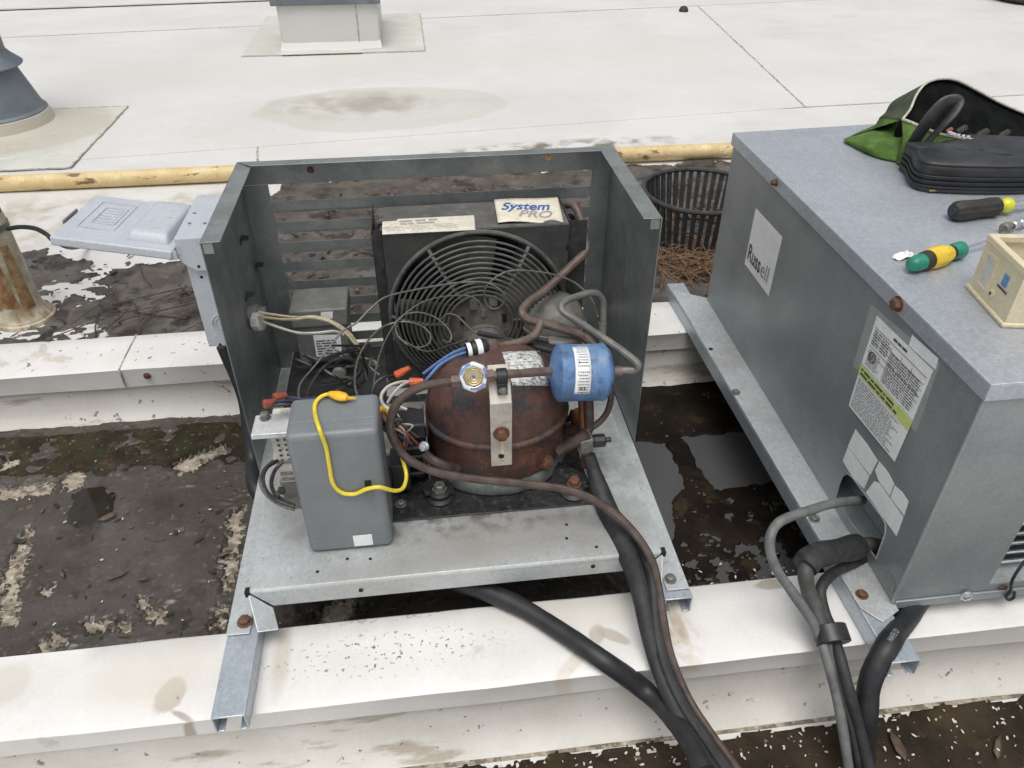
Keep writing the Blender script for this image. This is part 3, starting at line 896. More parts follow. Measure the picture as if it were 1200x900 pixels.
def twigs(n, reg, name, seed, lmin, lmax, m='twig', r=.0018, z=.012, lift=.01, ang=None):
    rg = random.Random(seed)
    mb = MB()
    for _ in range(n):
        x, y = reg(rg)
        L = rg.uniform(lmin, lmax)
        a = rg.uniform(0, 6.28) if ang is None else rg.gauss(ang, .5)
        b = a + rg.uniform(-.5, .5)
        h = rg.uniform(0, lift)
        p0 = Vector((x, y, ROOF + z + h))
        p1 = p0 + Vector((math.cos(a), math.sin(a), 0)) * L * .5 + Z_ * rg.uniform(-h, lift)
        p2 = p1 + Vector((math.cos(b), math.sin(b), 0)) * L * .5 - Z_ * rg.uniform(0, lift * .5)
        mb.tube([p0, p1, p2], r * rg.uniform(.6, 1.2), 4, False)
    return obj(name, mb, m, kind='stuff')
o = twigs(70, lambda g: (g.uniform(-1.15, -.38), g.uniform(1.7, 2.2)), 'twigs', 3, .05, .24, r=.0022)
o['label'] = 'thin dead twigs on the silt beside the disconnect box'
o = twigs(26, lambda g: (g.uniform(-1.1, -.3), g.uniform(.8, 1.42)), 'twigs', 4, .02, .08, r=.0011, z=.008, lift=.004)
o['label'] = 'small twigs stuck in the mud left of the open unit'

# ------------------------------------------------------------------ background on the roof
gp = obj('gas_pipe', MB().tube([(x, 3.065 + .004 * math.sin(x * 2), -.117 + .003 * math.sin(x * 1.3 + 1)) for x in np.linspace(-5, 5, 60)], .031, 20), 'pipe_yellow')
tag(gp, 'long weathered yellow gas pipe lying across the white roof', 'pipe')

# vent stack, left edge
vc = at(-4, 148, 'z', ROOF)
vt = thing('vent_stack', 'blue grey conical vent stack with storm collar at the left edge', 'roof vent', vc)
obj('flashing_patch', MB().box(vc.x - .72, -1.43, 3.28, 4.14, ROOF + .003, ROOF + .0075), 'roof_patch', vt)
for a, b in [((-1.43, 3.28), (-1.43, 4.14)), ((-2.6, 4.14), (-1.43, 4.14)), ((-2.6, 3.28), (-1.43, 3.28))]:
    seam(a, b, .010, ROOF + .0072, 'patch_edge', vt, n=30)
obj('pipe_boot', MB().lathe([(.31, .006), (.29, .010), (.255, .018), (.244, .065), (.22, .075)], vc, Z_, 40), 'roof_patch', vt)
obj('flashing_cone', MB().lathe([(.236, .062), (.240, .072), (.226, .082), (.162, .275), (.15, .28)], vc, Z_, 40), 'stack', vt)
obj('storm_collar', MB().lathe([(.155, .285), (.200, .268), (.203, .275), (.165, .31), (.150, .33)], vc, Z_, 40), 'stack', vt)
obj('stack_pipe', MB().lathe([(.150, .26), (.146, 1.0)], vc, Z_, 24), 'stack', vt)

# equipment curb at the top
CAPZ = at(385, 6, 'y', 5.195).z
ec = thing('equipment_curb', 'square white equipment curb with a dark metal cap at the top of the picture', 'roof curb', (-.49, 5.5, ROOF))
obj('curb_wall', MB().box(-.79, -.185, 5.22, 5.95, ROOF + .005, CAPZ + .02), 'roof', ec, .012)
obj('flashing_sheet', MB().box(-1.03, .085, 5.12, 6.3, ROOF + .004, ROOF + .0115), 'roof_patch', ec)
obj('flashing_sheet', MB().box(-.79, -.30, 5.10, 5.24, ROOF + .0115, ROOF + .014), 'roof_patch', ec)
obj('cant_strip', MB().slab([(-.80, 5.19, ROOF + .013), (-.175, 5.19, ROOF + .013), (-.185, 5.225, ROOF + .06), (-.79, 5.225, ROOF + .06)], (0, .02, 0)), 'roof', ec)
seam((-1.03, 5.118), (.085, 5.118), .012, ROOF + .004, 'patch_edge', ec, n=40)
seam((.087, 5.12), (.087, 6.3), .012, ROOF + .006, 'patch_edge', ec, n=40)
obj('lap_edge', MB().box(-.318, -.312, 5.216, 5.221, ROOF + .02, CAPZ - .001), 'seam', ec)
obj('metal_cap', MB().box(-.82, -.165, 5.195, 5.98, CAPZ, CAPZ + .12), 'stack', ec, .006)
for x in (-.76, -.22):
    hexbolt(ec, (x, 5.194, CAPZ + .02), (0, -1, 0), .012, .008, 'bolt', 'cap_screw')

# second strainer at the top right corner, small black knob on the roof
c2 = at(1209, 1, 'z', ROOF)
tb = thing('rubber_tub', 'black round tub standing at the top right corner of the roof', 'tub', c2)
obj('tub_wall', MB().lathe([(.26, .004), (.30, .03), (.33, .25), (.31, .25), (.28, .04), (.0001, .03)], c2, Z_, 40), 'strainer', tb)
obj('tub_rim', MB().ringtube(c2 + Z_ * .25, X_, Y_, .325, .012, 40), 'strainer', tb)
kb = at(801, 13, 'z', ROOF + .006)
tag(obj('roof_plug', MB().lathe([(.035, -.002), (.035, .012), (.024, .03), (.01, .036)], kb, Z_, 14), 'strainer'), 'small black plug on the white roof near the far seam', 'plug')

M['rust_streak'] = mat('rust_streak', (.20, .10, .04), (.36, .24, .12), 8, .6, layers=[((.13, .06, .025), 9, .55, .15, .7)])
# pipe boot at the left edge
pb = at(31, 372, 'z', ROOF)
pt = thing('pipe_penetration', 'black pipe rising out of a rust stained white sleeve at the left edge', 'roof pipe', pb)
obj('sleeve', MB().lathe([(.070, .004), (.072, .016), (.062, .028), (.055, .045), (.053, .12), (.049, .31), (.044, .33)], pb, Z_, 32), 'sleeve', pt)
obj('base_flange', MB().lathe([(.082, .002), (.080, .010), (.066, .016)], pb, Z_, 32), 'sleeve', pt)
for a0, w_, z0_, z1_ in ((-1.62, .75, .06, .29), (-.72, .50, .05, .24), (-2.3, .3, .05, .26)):
    obj('rust_streak', MB().grid(lambda u, v: pb + Vector((math.cos(a0 + (u - .5) * w_ * (1.3 - .5 * v)) * (.0560 - .0062 * (z0_ + (z1_ - z0_) * v) / .3 + .0006), math.sin(a0 + (u - .5) * w_ * (1.3 - .5 * v)) * (.0560 - .0062 * (z0_ + (z1_ - z0_) * v) / .3 + .0006), z0_ + (z1_ - z0_) * v)), 6, 10), 'rust_streak', pt)
obj('hose_clamp', MB().lathe([(.050, .275), (.053, .277), (.053, .292), (.050, .294)], pb, Z_, 32, cap0=False, cap1=False), 'bolt', pt)
obj('clamp_screw', MB().box(pb.x - .012, pb.x + .012, pb.y - .064, pb.y - .048, pb.z + .272, pb.z + .298), 'bolt', pt, .002)
obj('pipe', MB().lathe([(.042, .28), (.040, .34), (.040, 1.0)], pb, Z_, 24), 'rubber', pt)
obj('rust_collar', MB().lathe([(.044, .31), (.047, .318), (.047, .352), (.042, .36)], pb, Z_, 24), 'bolt_rust', pt)
cb = obj('cable', MB().tube(spline([at(9, 268, 'y', 2.02), at(25, 266, 'y', 2.0), at(42, 268, 'y', 1.97), at(55, 275, 'y', 1.92), at(66, 284, 'y', 1.90), at(90, 290, 'z', ROOF + .05), at(130, 275, 'z', ROOF + .010), at(175, 268, 'z', ROOF + .010), at(205, 262, 'z', ROOF + .010)], 8), .006, 8), 'rubber')
tag(cb, 'thin black cable looping from the stained sleeve behind the open lid', 'cable')

# drain strainer and pine straw
dF, dB = at(808, 252, 'z', .03), at(812, 198, 'z', .03)
dc = Vector((dF.x + .10, (dF.y + dB.y) / 2, ROOF))
dr = (dB.y - dF.y) / 2
ds = thing('drain_strainer', 'black slotted roof drain strainer basket behind the galvanised cabinet', 'drain strainer', dc)
obj('rim', MB().ringtube(dc + Z_ * .18, X_, Y_, dr, .008, 56), 'strainer', ds)
obj('base_ring', MB().ringtube(dc + Z_ * .016, X_, Y_, dr * .86, .011, 56), 'strainer', ds)
NB = 44
bar0 = None
for i in range(NB):
    a = 2 * math.pi * i / NB
    if bar0 is None:
        bar0 = obj('bar', MB().hexa([(dr * .86 - .004, -.0062, .016), (dr * .86 + .004, -.0062, .016), (dr * .86 + .004, .0062, .016), (dr * .86 - .004, .0062, .016),
                                     (dr - .004, -.0074, .178), (dr + .004, -.0074, .178), (dr + .004, .0074, .178), (dr - .004, .0074, .178)]), 'strainer')
        bar0.parent = ds
        b = bar0
    else:
        b = bar0.copy()
        COL.objects.link(b)
    b.rotation_euler = (0, 0, a)
obj('bottom_plate', MB().lathe([(dr * .84, .005), (dr * .84, .009)], dc, Z_, 40), 'strainer', ds)
o = twigs(420, lambda g: (dc.x + g.gauss(-.06, .16), dc.y - dr * .86 - .035 + g.gauss(0, .035)), 'pine_straw', 12, .06, .16, 'straw', .0013, .008, .035)
o['label'] = 'heap of brown pine straw against the foot of the drain strainer'
o = twigs(60, lambda g: (dc.x + g.gauss(-.05, .12), dc.y + g.gauss(0, .08)), 'pine_straw', 13, .05, .14, 'straw', .0012, .015, .04)
o['label'] = 'loose pine straw lying inside the drain strainer'


# ------------------------------------------------------------------ the open condensing unit
A = thing('condensing_unit', 'open galvanised condensing unit with rusty compressor, blue drier and caged fan', 'condensing unit', (.015, 1.1, 0))
XL, XR = -.300, .336          # plateau of the base pan
FL, FR = -.332, .370          # outer edges of its flanges
ZP, ZF = .080, .039           # plateau and flange heights
YF, YB = .782, 1.425          # front lip, back panel

def channel(x0, x1, y0, y1, z1, h=.034, t=.0026, lip=.010):
    mb = MB()
    mb.box(x0, x1, y0, y1, z1 - t, z1)
    for a, b in ((x0, x0 + t), (x1 - t, x1)):
        mb.box(a, b, y0, y1, z1 - h, z1 - t)
    mb.box(x0 + t, x0 + t + lip, y0, y1, z1 - h, z1 - h + t)
    mb.box(x1 - t - lip, x1 - t, y0, y1, z1 - h, z1 - h + t)
    return mb
obj('rail', channel(-.331, -.286, .608, 1.67, .0352), 'galv_rail', A, .0012)
obj('rail', channel(.327, .3715, .722, 1.67, .0352), 'galv_rail', A, .0012)

# base pan: plateau, front lip with mitred ends, stepped sides and flat flanges
T = .0018
pan = MB()
pan.slab([(XL, YF, ZP), (XR, YF, ZP), (XR, YB, ZP), (XL, YB, ZP)], (0, 0, -T))
pan.slab([(XL + .004, YF - .003, ZP - .004), (XR - .004, YF - .003, ZP - .004), (XR - .032, YF - .003, ZP - .037), (XL + .032, YF - .003, ZP - .037)], (0, .003, 0))
pan.slab([(XL, YF, ZP), (XR, YF, ZP), (XR - .004, YF - .003, ZP - .004), (XL + .004, YF - .003, ZP - .004)], (0, .0015, -.0015))
pan.slab([(XL, YF, ZP - .002), (XL, YB, ZP - .002), (XL, YB, ZF), (XL, YF, ZF)], (T, 0, 0))
pan.slab([(XR, YF, ZP - .002), (XR, YB, ZP - .002), (XR, YB, ZF), (XR, YF, ZF)], (-T, 0, 0))
pan.slab([(FL, .737, ZF), (XL + .002, .737, ZF), (XL + .002, YB, ZF), (FL, YB, ZF)], (0, 0, -T))
pan.slab([(FR, .737, ZF), (XR - .002, .737, ZF), (XR - .002, YB, ZF), (FR, YB, ZF)], (0, 0, -T))
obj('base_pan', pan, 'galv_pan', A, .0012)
obj('corner_tab', MB().slab([(XL + .001, YF - .004, ZP - .006), (XL + .030, YF - .006, ZP - .040), (XL + .043, .736, .0415), (XL + .014, .7355, .0405)], (.0012, .0012, .001)), 'galv_pan', A)
obj('corner_tab', MB().slab([(XR - .001, YF - .004, ZP - .006), (XR - .030, YF - .006, ZP - .040), (XR - .040, .736, .0415), (XR - .011, .7355, .0405)], (-.0012, .0012, .001)), 'galv_pan', A)
for x in (XL, XR):
    obj('corner_notch', MB().box(x - .0035, x + .0035, YF - .0046, YF + .006, ZP - .010, ZP + .0006), 'dark', A)
hexbolt(A, at(287, 729, 'z', ZF), Z_, .0085, .008, 'bolt_rust')
hexbolt(A, at(785.5, 679, 'z', ZF), Z_, .0075, .007, 'bolt')
for q in [(372, 670), (407, 655), (664, 615), (664, 631), (699, 641), (434, 655)]:
    dot(A, at(*q, 'z', ZP), Z_, .0026)
for q in [(423, 692), (695, 664)]:
    p = at(*q, 'y', YF - .0042)
    dot(A, p, (0, -1, 0), .0035)

# side panels with a top flange folded inward
def side_panel(x, sgn, yf, zt):
    mb = MB()
    t = .0018
    x1 = x + sgn * t
    mb.slab([(x, yf, ZF + .0015), (x, YB + .006, ZF + .0015), (x, YB + .006, zt), (x, yf, zt)], (sgn * t, 0, 0))
    mb.slab([(x, yf, zt), (x, YB + .006, zt), (x + sgn * .030, YB - .026, zt), (x + sgn * .030, yf + .002, zt)], (0, 0, -.0018))
    mb.slab([(x + sgn * .0025, yf + .002, zt - .002), (x + sgn * .018, yf + .002, zt - .002), (x + sgn * .018, yf + .002, zt - .020), (x + sgn * .0025, yf + .002, zt - .020)], (0, .0015, 0))
    return mb
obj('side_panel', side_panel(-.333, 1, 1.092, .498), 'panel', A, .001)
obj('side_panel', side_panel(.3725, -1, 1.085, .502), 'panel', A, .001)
for q in [(282, 280), (300, 311), (288, 346)]:
    p = at(*q, 'x', -.331)
    obj('panel_slot', MB().slab([(-.331, p.y - .010, p.z), (-.331, p.y + .010, p.z + .001), (-.317, p.y + .008, p.z + .0005), (-.317, p.y - .006, p.z - .001)], (0, 0, .0016)).box(-.3315, -.3305, p.y - .011, p.y + .011, p.z - .008, p.z), 'black_metal', A)
# back: header, two posts, sill and louvre slats between them
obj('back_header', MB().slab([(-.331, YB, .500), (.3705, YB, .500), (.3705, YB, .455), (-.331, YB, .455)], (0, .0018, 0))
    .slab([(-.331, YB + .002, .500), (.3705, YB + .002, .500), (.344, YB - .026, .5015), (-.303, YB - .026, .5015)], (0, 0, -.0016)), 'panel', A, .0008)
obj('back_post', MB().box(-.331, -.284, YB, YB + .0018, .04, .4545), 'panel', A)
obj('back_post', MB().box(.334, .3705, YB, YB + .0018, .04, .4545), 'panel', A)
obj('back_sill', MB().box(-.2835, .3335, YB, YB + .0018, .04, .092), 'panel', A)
pitch = .0428
for k in range(8):
    z1 = .4215 - k * pitch
    mb = MB().slab([(-.2835, YB, z1), (.3335, YB, z1), (.3335, YB, z1 - .0185), (-.2835, YB, z1 - .0185)], (0, .0016, 0))
    mb.slab([(-.2835, YB, z1 - .0187), (.3335, YB, z1 - .0187), (.3335, YB + .010, z1 - .0275), (-.2835, YB + .010, z1 - .0275)], (0, .0014, .0006))
    obj('slat', mb, 'panel', A)
hexbolt(A, at(643.5, 184, 'y', YB), (0, -1, 0), .0055, .004, 'brass')
hexbolt(A, at(364, 199, 'y', YB), (0, -1, 0), .005, .003, 'bolt_rust')

# ---- coil, shroud, guard, fan
CYF, CYB = 1.262, 1.378
coil = obj('coil', MB().box(-.062, .258, CYB - .045, CYB + .012, .084, .412), 'black_metal', A)
for k in range(46):
    pass
fins = MB()
for k in range(64):
    x = -.060 + k * .005
    fins.box(x, x + .0012, CYB - .049, CYB + .0165, .088, .408)
obj('coil_fins', fins, 'fan', coil, kind='stuff')
for x0, x1 in ((-.094, -.074), (.262, .296)):
    obj('end_plate', MB().box(x0, x1, CYF + .010, CYF + .0125, .082, .420).box(x0, x0 + .002, CYF + .0125, CYB + .014, .082, .420), 'black_metal', coil)
for k, z in enumerate((.395, .365, .335, .305, .275, .245, .215)):
    obj('return_bend', MB().tube(spline([Vector((.262, CYB - .03, z)), Vector((.281, CYB - .03, z)), Vector((.286, CYB - .03, z - .011)), Vector((.281, CYB - .03, z - .022)), Vector((.262, CYB - .03, z - .022))], 5), .0048, 7), 'copper_dark', coil)
obj('return_bend', MB().tube(spline([Vector((-.066, CYB - .03, .405)), Vector((-.083, CYB - .03, .402)), Vector((-.088, CYB - .03, .39)), Vector((-.083, CYB - .03, .378)), Vector((-.066, CYB - .03, .375))], 5), .006, 8), 'tube_grey', coil)
SX0, SX1, SZ0, SZ1 = -.073, .260, .082, .419
FC = Vector((.092, CYF, .249))
GR = .160
hole = [(FC.x + GR * .99 * math.cos(a), CYF, FC.z + GR * .99 * math.sin(a)) for a in np.linspace(0, 2 * math.pi, 49)[:-1]]
shr = obj('fan_shroud', MB().slab_hole([(SX0, CYF, SZ0), (SX1, CYF, SZ0), (SX1, CYF, SZ1), (SX0, CYF, SZ1)], [hole[::-1]], (0, .0016, 0))
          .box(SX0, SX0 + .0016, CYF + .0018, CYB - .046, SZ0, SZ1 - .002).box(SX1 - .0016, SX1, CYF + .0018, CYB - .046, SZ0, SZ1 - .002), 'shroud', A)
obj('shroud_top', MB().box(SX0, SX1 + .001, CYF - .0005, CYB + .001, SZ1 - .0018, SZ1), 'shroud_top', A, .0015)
for q in [(450, 318), (665, 290), (664, 375)]:
    p = at(*q, 'y', CYF)
    obj('clip_hole', MB().box(p.x - .003, p.x + .003, CYF - .0006, CYF + .001, p.z - .006, p.z + .006), 'dark', shr)
# paper labels on the shroud
ZT = SZ1 + .0006
nl = obj('name_plate', MB().slab([at(448, 275, 'z', ZT), at(557, 269.5, 'z', ZT), at(555.5, 252.5, 'z', ZT), at(466, 257, 'z', ZT), at(465, 259, 'z', ZT), at(448, 260, 'z', ZT)], (0, 0, .0005)), 'paper', shr)
a_, b_, c_ = at(470, 264.5, 'z', ZT), at(556, 259.5, 'z', ZT), at(467, 258.5, 'z', ZT)
small_print(nl, a_, b_ - a_, c_ - a_, (b_ - a_).length * .58, (c_ - a_).length, 2, 'ink_brown', 3, .7)
small_print(nl, at(453, 272, 'z', ZT), b_ - a_, c_ - a_, .135, .022, 4, 'ink_brown', 5, .35, 3)
# the loose cream card with the two words
cw = [at(583.5, 261, 'z', SZ1 + .004), at(660.5, 257.5, 'z', SZ1 + .004), at(653.5, 229.5, 'z', SZ1 + .010), at(579, 233.5, 'z', SZ1 + .006)]
def cardpt(u, v, lift=0):
    p = (cw[0] * (1 - u) + cw[1] * u) * (1 - v) + (cw[3] * (1 - u) + cw[2] * u) * v
    return p + Z_ * (.0035 * math.sin(u * 5.0 + .6) * (1 - v * .6) - .002 + lift)
card = obj('brand_card', MB().grid(lambda u, v: cardpt(u, v), 18, 8), 'paper_sys', A, solid=.0012)
def card_text(s, m, u0, v0, du, dv, shear, bold):
    cu = bpy.data.curves.new('lettering', 'FONT')
    cu.body, cu.shear, cu.offset = s, shear, bold
    ob = bpy.data.objects.new('lettering', cu)
    COL.objects.link(ob)
    bpy.context.view_layer.update()
    me = bpy.data.meshes.new_from_object(ob.evaluated_get(bpy.context.evaluated_depsgraph_get()))
    bpy.data.objects.remove(ob)
    xs = [v.co.x for v in me.vertices]
    x0, x1 = min(xs), max(xs)
    mb = MB()
    mb.v = [tuple(cardpt(u0 + du * (v.co.x - x0) / (x1 - x0), v0 + dv * v.co.y / .7, .0012)) for v in me.vertices]
    mb.f = [tuple(p.vertices) for p in me.polygons]
    obj('lettering', mb, m, card)
card_text('System', 'ink_blue', .085, .50, .76, .30, .35, .020)
card_text('PRO', 'ink_brown', .33, .20, .53, .26, .35, .016)

guard = obj('fan_guard', MB().ringtube(FC + Vector((0, -.004, 0)), X_, Z_, GR + .006, .0045, 56), 'guard', A)
nr = 12
for k in range(nr):
    f = k / (nr - 1)
    r = GR - .006 - f * .094
    dep = .010 + .034 * math.sin(min(1, (f + .12) * 1.1) * math.pi / 2)
    obj('ring', MB().ringtube(FC + Vector((0, -dep, 0)), X_, Z_, r, .0021, 56, 6), 'guard', guard)
for a in (55, 122, 178, 242, 305, 2):
    ca, sa = math.cos(math.radians(a)), math.sin(math.radians(a))
    pts = []
    for f in np.linspace(-.1, 1.0, 9):
        r = GR - .006 - f * .094
        dep = .010 + .034 * math.sin(min(1, max(0, f + .12) * 1.1) * math.pi / 2) - .003
        pts.append(FC + Vector((ca * r, -dep, sa * r)))
    obj('spoke', MB().tube(pts, .0040, 7, True, .5), 'guard', guard)
# fan blades and motor behind the guard
fan = obj('fan', MB().lathe([(.001, -.012), (.030, -.010), (.034, 0), (.034, .02), (.001, .022)], FC + Vector((0, .028, 0)), Y_, 24), 'fan', A)
for k in range(4):
    a0 = math.radians(100 + 90 * k)
    def blade(u, v, a0=a0):
        r = .03 + u * (GR - .038)
        a = a0 + (v - .5) * (1.05 + .15 * u) + .18 * u
        return FC + Vector((math.cos(a) * r, .028 + (v - .5) * .055, math.sin(a) * r))
    obj('blade', MB().grid(blade, 10, 8), 'fan', fan, solid=.0016)
obj('shroud_back', MB().box(-.066, .254, CYB - .056, CYB - .051, .09, .41), 'dark', A)
MC = Vector((.098, CYF, .200))
mot = obj('fan_motor', MB().lathe([(.044, .02), (.044, -.055), (.040, -.066), (.030, -.071), (.028, -.069), (.016, -.069), (.014, -.074), (.001, -.075)], MC, Y_, 36), 'motor', A)
obj('motor_band', MB().lathe([(.0455, -.052), (.0455, -.047)], MC, Y_, 36), 'bolt', mot)
obj('motor_plate', MB().lathe([(.088, .0), (.090, -.012), (.082, -.02), (.06, -.026), (.045, -.027)], MC + Vector((0, -.012, .0)), Y_, 36), 'motor', mot)
for k in range(10):
    a = math.radians(18 + 36 * k)
    p = MC + Vector((math.cos(a) * .067, -.037, math.sin(a) * .067))
    obj('vent_slot', MB().box(p.x - .004, p.x + .004, p.y - .004, p.y + .002, p.z - .007, p.z + .007), 'dark' if k % 2 else 'grey_old', mot)
for q in [(555, 356), (578, 352)]:
    p = at(*q, 'y', CYF - .04)
    obj('motor_tab', MB().box(p.x - .008, p.x + .008, p.y - .004, p.y + .004, p.z - .012, p.z + .012), 'grey_old', mot, .002)

# ---- greasy plate and compressor
obj('mounting_plate', MB().box(-.140, .249, .893, 1.235, ZP + .0005, ZP + .004), 'plate', A, .002)
CC = Vector((.100, 1.035, 0))
RX, RYR = .121, .88
comp = obj('compressor', MB().lathe([(.114, .110), (.117, .125), (.1185, .150), (.1195, .186), (.124, .188), (.1245, .193), (.120, .196)], CC, Z_, 64, RYR), 'rust_low', A)
prof = [(.1195, .194)]
for t in np.linspace(0, 1, 16):
    a = t * math.pi / 2
    prof.append((.118 * math.cos(a) ** .78, .200 + .106 * math.sin(a) ** 1.0))
prof[-1] = (.0005, .308)
obj('dome', MB().lathe(prof, CC, Z_, 64, RYR), 'rust', comp, ang=60)
obj('seam_ring', MB().lathe([(.1185, .1875), (.1255, .189), (.1262, .1925), (.1238, .196), (.118, .1965)], CC, Z_, 64, RYR, cap0=False, cap1=False), 'rust', comp, ang=60)
obj('base_ring', MB().lathe([(.108, .086), (.122, .087), (.124, .094), (.119, .104), (.110, .112), (.100, .113)], CC, Z_, 64, RYR), 'ring', comp, ang=50)
# worn label wrapped over the dome
def dome_pt(px, py, lift=.0012):
    d, c = Vector(ray(px, py)), Vector(CAM)
    best = None
    for t in np.linspace(1.0, 1.45, 900):
        p = c + d * t
        z = p.z
        if z > .31 or z < .1:
            continue
        rr = math.hypot(p.x - CC.x, (p.y - CC.y) / RYR)
        if z < .2:
            R_ = .119
        else:
            s = (z - .2) / .106
            R_ = .118 * max(0, 1 - min(1, s) ** 2) ** .39
        if rr <= R_:
            return p - d * lift
    return at(px, py, 'y', CC.y)
cl = [(588, 412), (632, 411), (645, 452), (601, 452)]
lp = lambda u, v: dome_pt((cl[3][0] * (1 - u) + cl[2][0] * u) * (1 - v) + (cl[0][0] * (1 - u) + cl[1][0] * u) * v, (cl[3][1] * (1 - u) + cl[2][1] * u) * (1 - v) + (cl[0][1] * (1 - u) + cl[1][1] * u) * v)
obj('data_label', MB().grid(lp, 12, 12), 'label_comp', comp, solid=.0006)
# rubber mounts and bolts
for q, mm in [((516, 583), 'bolt'), ((672, 577), 'bolt_rust'), ((650, 470), 'bolt')]:
    p = at(*q, 'z', ZP + .004)
    g = obj('rubber_mount', MB().lathe([(.022, 0), (.024, .004), (.018, .008), (.019, .016), (.014, .019)], p, Z_, 24), 'rubber', A)
    obj('mount_bolt', MB().lathe([(.013, .019), (.013, .021), (.0095, .021), (.0095, .030), (.008, .031)], p, Z_, 6), mm, g)
obj('mount_foot', MB().slab([(.02, .93, .0985), (-.03, .93, .0985), (-.035, .955, .0985), (.0, .985, .0985)], (0, 0, .003)), 'plate', comp)
obj('mount_foot', MB().slab([(.18, .925, .0985), (.245, .915, .0985), (.245, .945, .0985), (.2, .985, .0985)], (0, 0, .003)), 'plate', comp)
hexbolt(A, at(470, 591, 'z', ZP + .004), Z_, .007, .006, 'bolt')
hexbolt(comp, at(640, 541, 'y', .955), (.35, -1, .1), .010, .008, 'rust_low' if False else 'bolt_rust', 'stud')
# terminal cover at the left of the compressor, process stub
tc = obj('terminal_cover', MB().slab([(-.072, .985, .095), (-.030, .972, .095), (-.020, .972, .150), (-.028, .985, .195), (-.062, 1.0, .195), (-.078, 1.0, .15)], (.012, .055, 0)), 'plate', A, .006)
for k in range(4):
    z = .112 + k * .019
    obj('cover_rib', MB().box(-.066, -.030, .966, .972, z, z + .006), 'plate', tc, .0015)
obj('terminal_plate', MB().box(-.022, -.0195, .965, 1.02, .10, .225), 'bolt', A)
obj('relay', MB().box(-.072, -.016, .965, 1.01, .192, .222), 'rubber', A, .004)
obj('capacitor_block', MB().box(-.084, -.052, .95, 1.0, .095, .15), 'rubber', A, .003)
line('process_tube', [(497, 530, .935), (505, 538, .93), (520, 545, .925), (536, 549, .94)], .0075, 'copper_dark', A)
hexbolt(A, at(497, 523, 'y', .935), (-.3, -1, .6), .006, .012, 'chrome', 'terminal_stud')
# bracket strap with its bolt
bx0, bx1 = .0795, .1135
br = obj('bracket', MB().slab([(bx0, .914, .166), (bx1, .914, .166), (bx1, .914, .292), (bx0, .914, .292)], (0, .0022, 0))
         .slab([(bx0, .9135, .2915), (bx1, .9135, .2915), (bx1, .951, .339), (bx0, .951, .339)], (0, .0016, -.0016)), 'steel', A, .0015)
hexbolt(br, at(587.5, 508, 'y', .9135), (0, -1, 0), .0098, .009, 'bolt_rust')
dot(br, at(587.5, 534.5, 'y', .9135), (0, -1, 0), .0048, 'bracket_hole')
obj('rust_streak', MB().box(.0945, .1005, .9131, .9142, .176, .218), 'rust_run', br)
cp = at(588, 441, 'y', .925)
obj('pipe_clamp', MB().lathe([(.0115, -.008), (.0125, -.007), (.0125, .007), (.0115, .008)], cp + Vector((0, 0, .0)), X_, 20).box(cp.x - .0075, cp.x + .0075, cp.y - .012, cp.y - .003, cp.z - .026, cp.z - .006), 'rubber', br, .002)
hexbolt(br, cp + Vector((0, -.012, -.018)), (0, -1, 0), .005, .003, 'bolt')

# ---- blue filter drier with a label
d0, d1 = at(643, 437, 'y', .975), at(719, 436, 'y', .975)
dax = (d1 - d0).normalized()
DL = (d1 - d0).length
dp = [(.010, 0), (.012, .002), (.038, .009), (.0455, .014), (.0466, .019), (.0458, .024), (.0452, .05), (.0458, DL - .026), (.0466, DL - .020), (.0455, DL - .017), (.038, DL - .010), (.018, DL - .003), (.010, DL)]
drier = obj('filter_drier', MB().lathe(dp, d0, dax, 48), 'drier', A, ang=40)
# label strip around its front
cx_ = d0 + dax * ((at(684, 436, 'y', .93) - d0).dot(dax) + .002)
nrm0 = (Vector(CAM) - cx_)
nrm0 = (nrm0 - dax * nrm0.dot(dax)).normalized()
up0 = dax.cross(nrm0) * -1
if up0.z < 0:
    up0 = -up0
def drp(u, a, r):
    return cx_ + dax * u + (nrm0 * math.cos(a) + up0 * math.sin(a)) * r
dl = obj('drier_label', MB().grid(lambda u, v: drp((u - .5) * .0245, -.80 + 1.85 * v, .0462), 3, 16), 'label_white', drier, solid=.0005)
pr = MB()
rg = random.Random(5)
for row in range(17):
    if row in (6, 8):
        continue
    a0 = .98 - row * .105
    u = -.0095 + (rg.random() * .003)
    big = row in (14,)
    while u < .0085:
        w = rg.uniform(.0008, .0022)
        pr.add([drp(u, a0, .0468), drp(u + w, a0, .0468), drp(u + w, a0 - (.055), .0468), drp(u, a0 - .055, .0468)], [(0, 1, 2, 3)])
        u += w + .0006
obj('small_print', pr, 'ink_grey', dl)
pr = MB()
aa = .98 - 6 * .105
pr.add([drp(-.0045, aa, .0469), drp(.0085, aa, .0469), drp(.0085, aa - .03, .0469), drp(-.0045, aa - .03, .0469)], [(0, 1, 2, 3)])
pr.add([drp(-.0088, aa - .015, .0469), drp(-.0045, aa + .035, .0469), drp(-.0045, aa - .065, .0469)], [(0, 1, 2)])
for u in (-.0052, .0018):      # the two bold upside-down letters
    pr.add([drp(u, -.50, .0470), drp(u + .0014, -.50, .0470), drp(u + .0014, -.61, .0470), drp(u, -.61, .0470)], [(0, 1, 2, 3)])
for s in (0, 1):
    pr.add([drp(-.0040, -.50 - .095 * s, .0471), drp(-.0026, -.50 - .095 * s, .0471), drp(.0002, -.61 + .095 * s, .0471), drp(-.0012, -.61 + .095 * s, .0471)], [(0, 1, 2, 3)])
for v in (-.50, -.55, -.595):
    pr.add([drp(.0018, v, .0471), drp(.0052, v, .0471), drp(.0052, v - .018, .0471), drp(.0018, v - .018, .0471)], [(0, 1, 2, 3)])
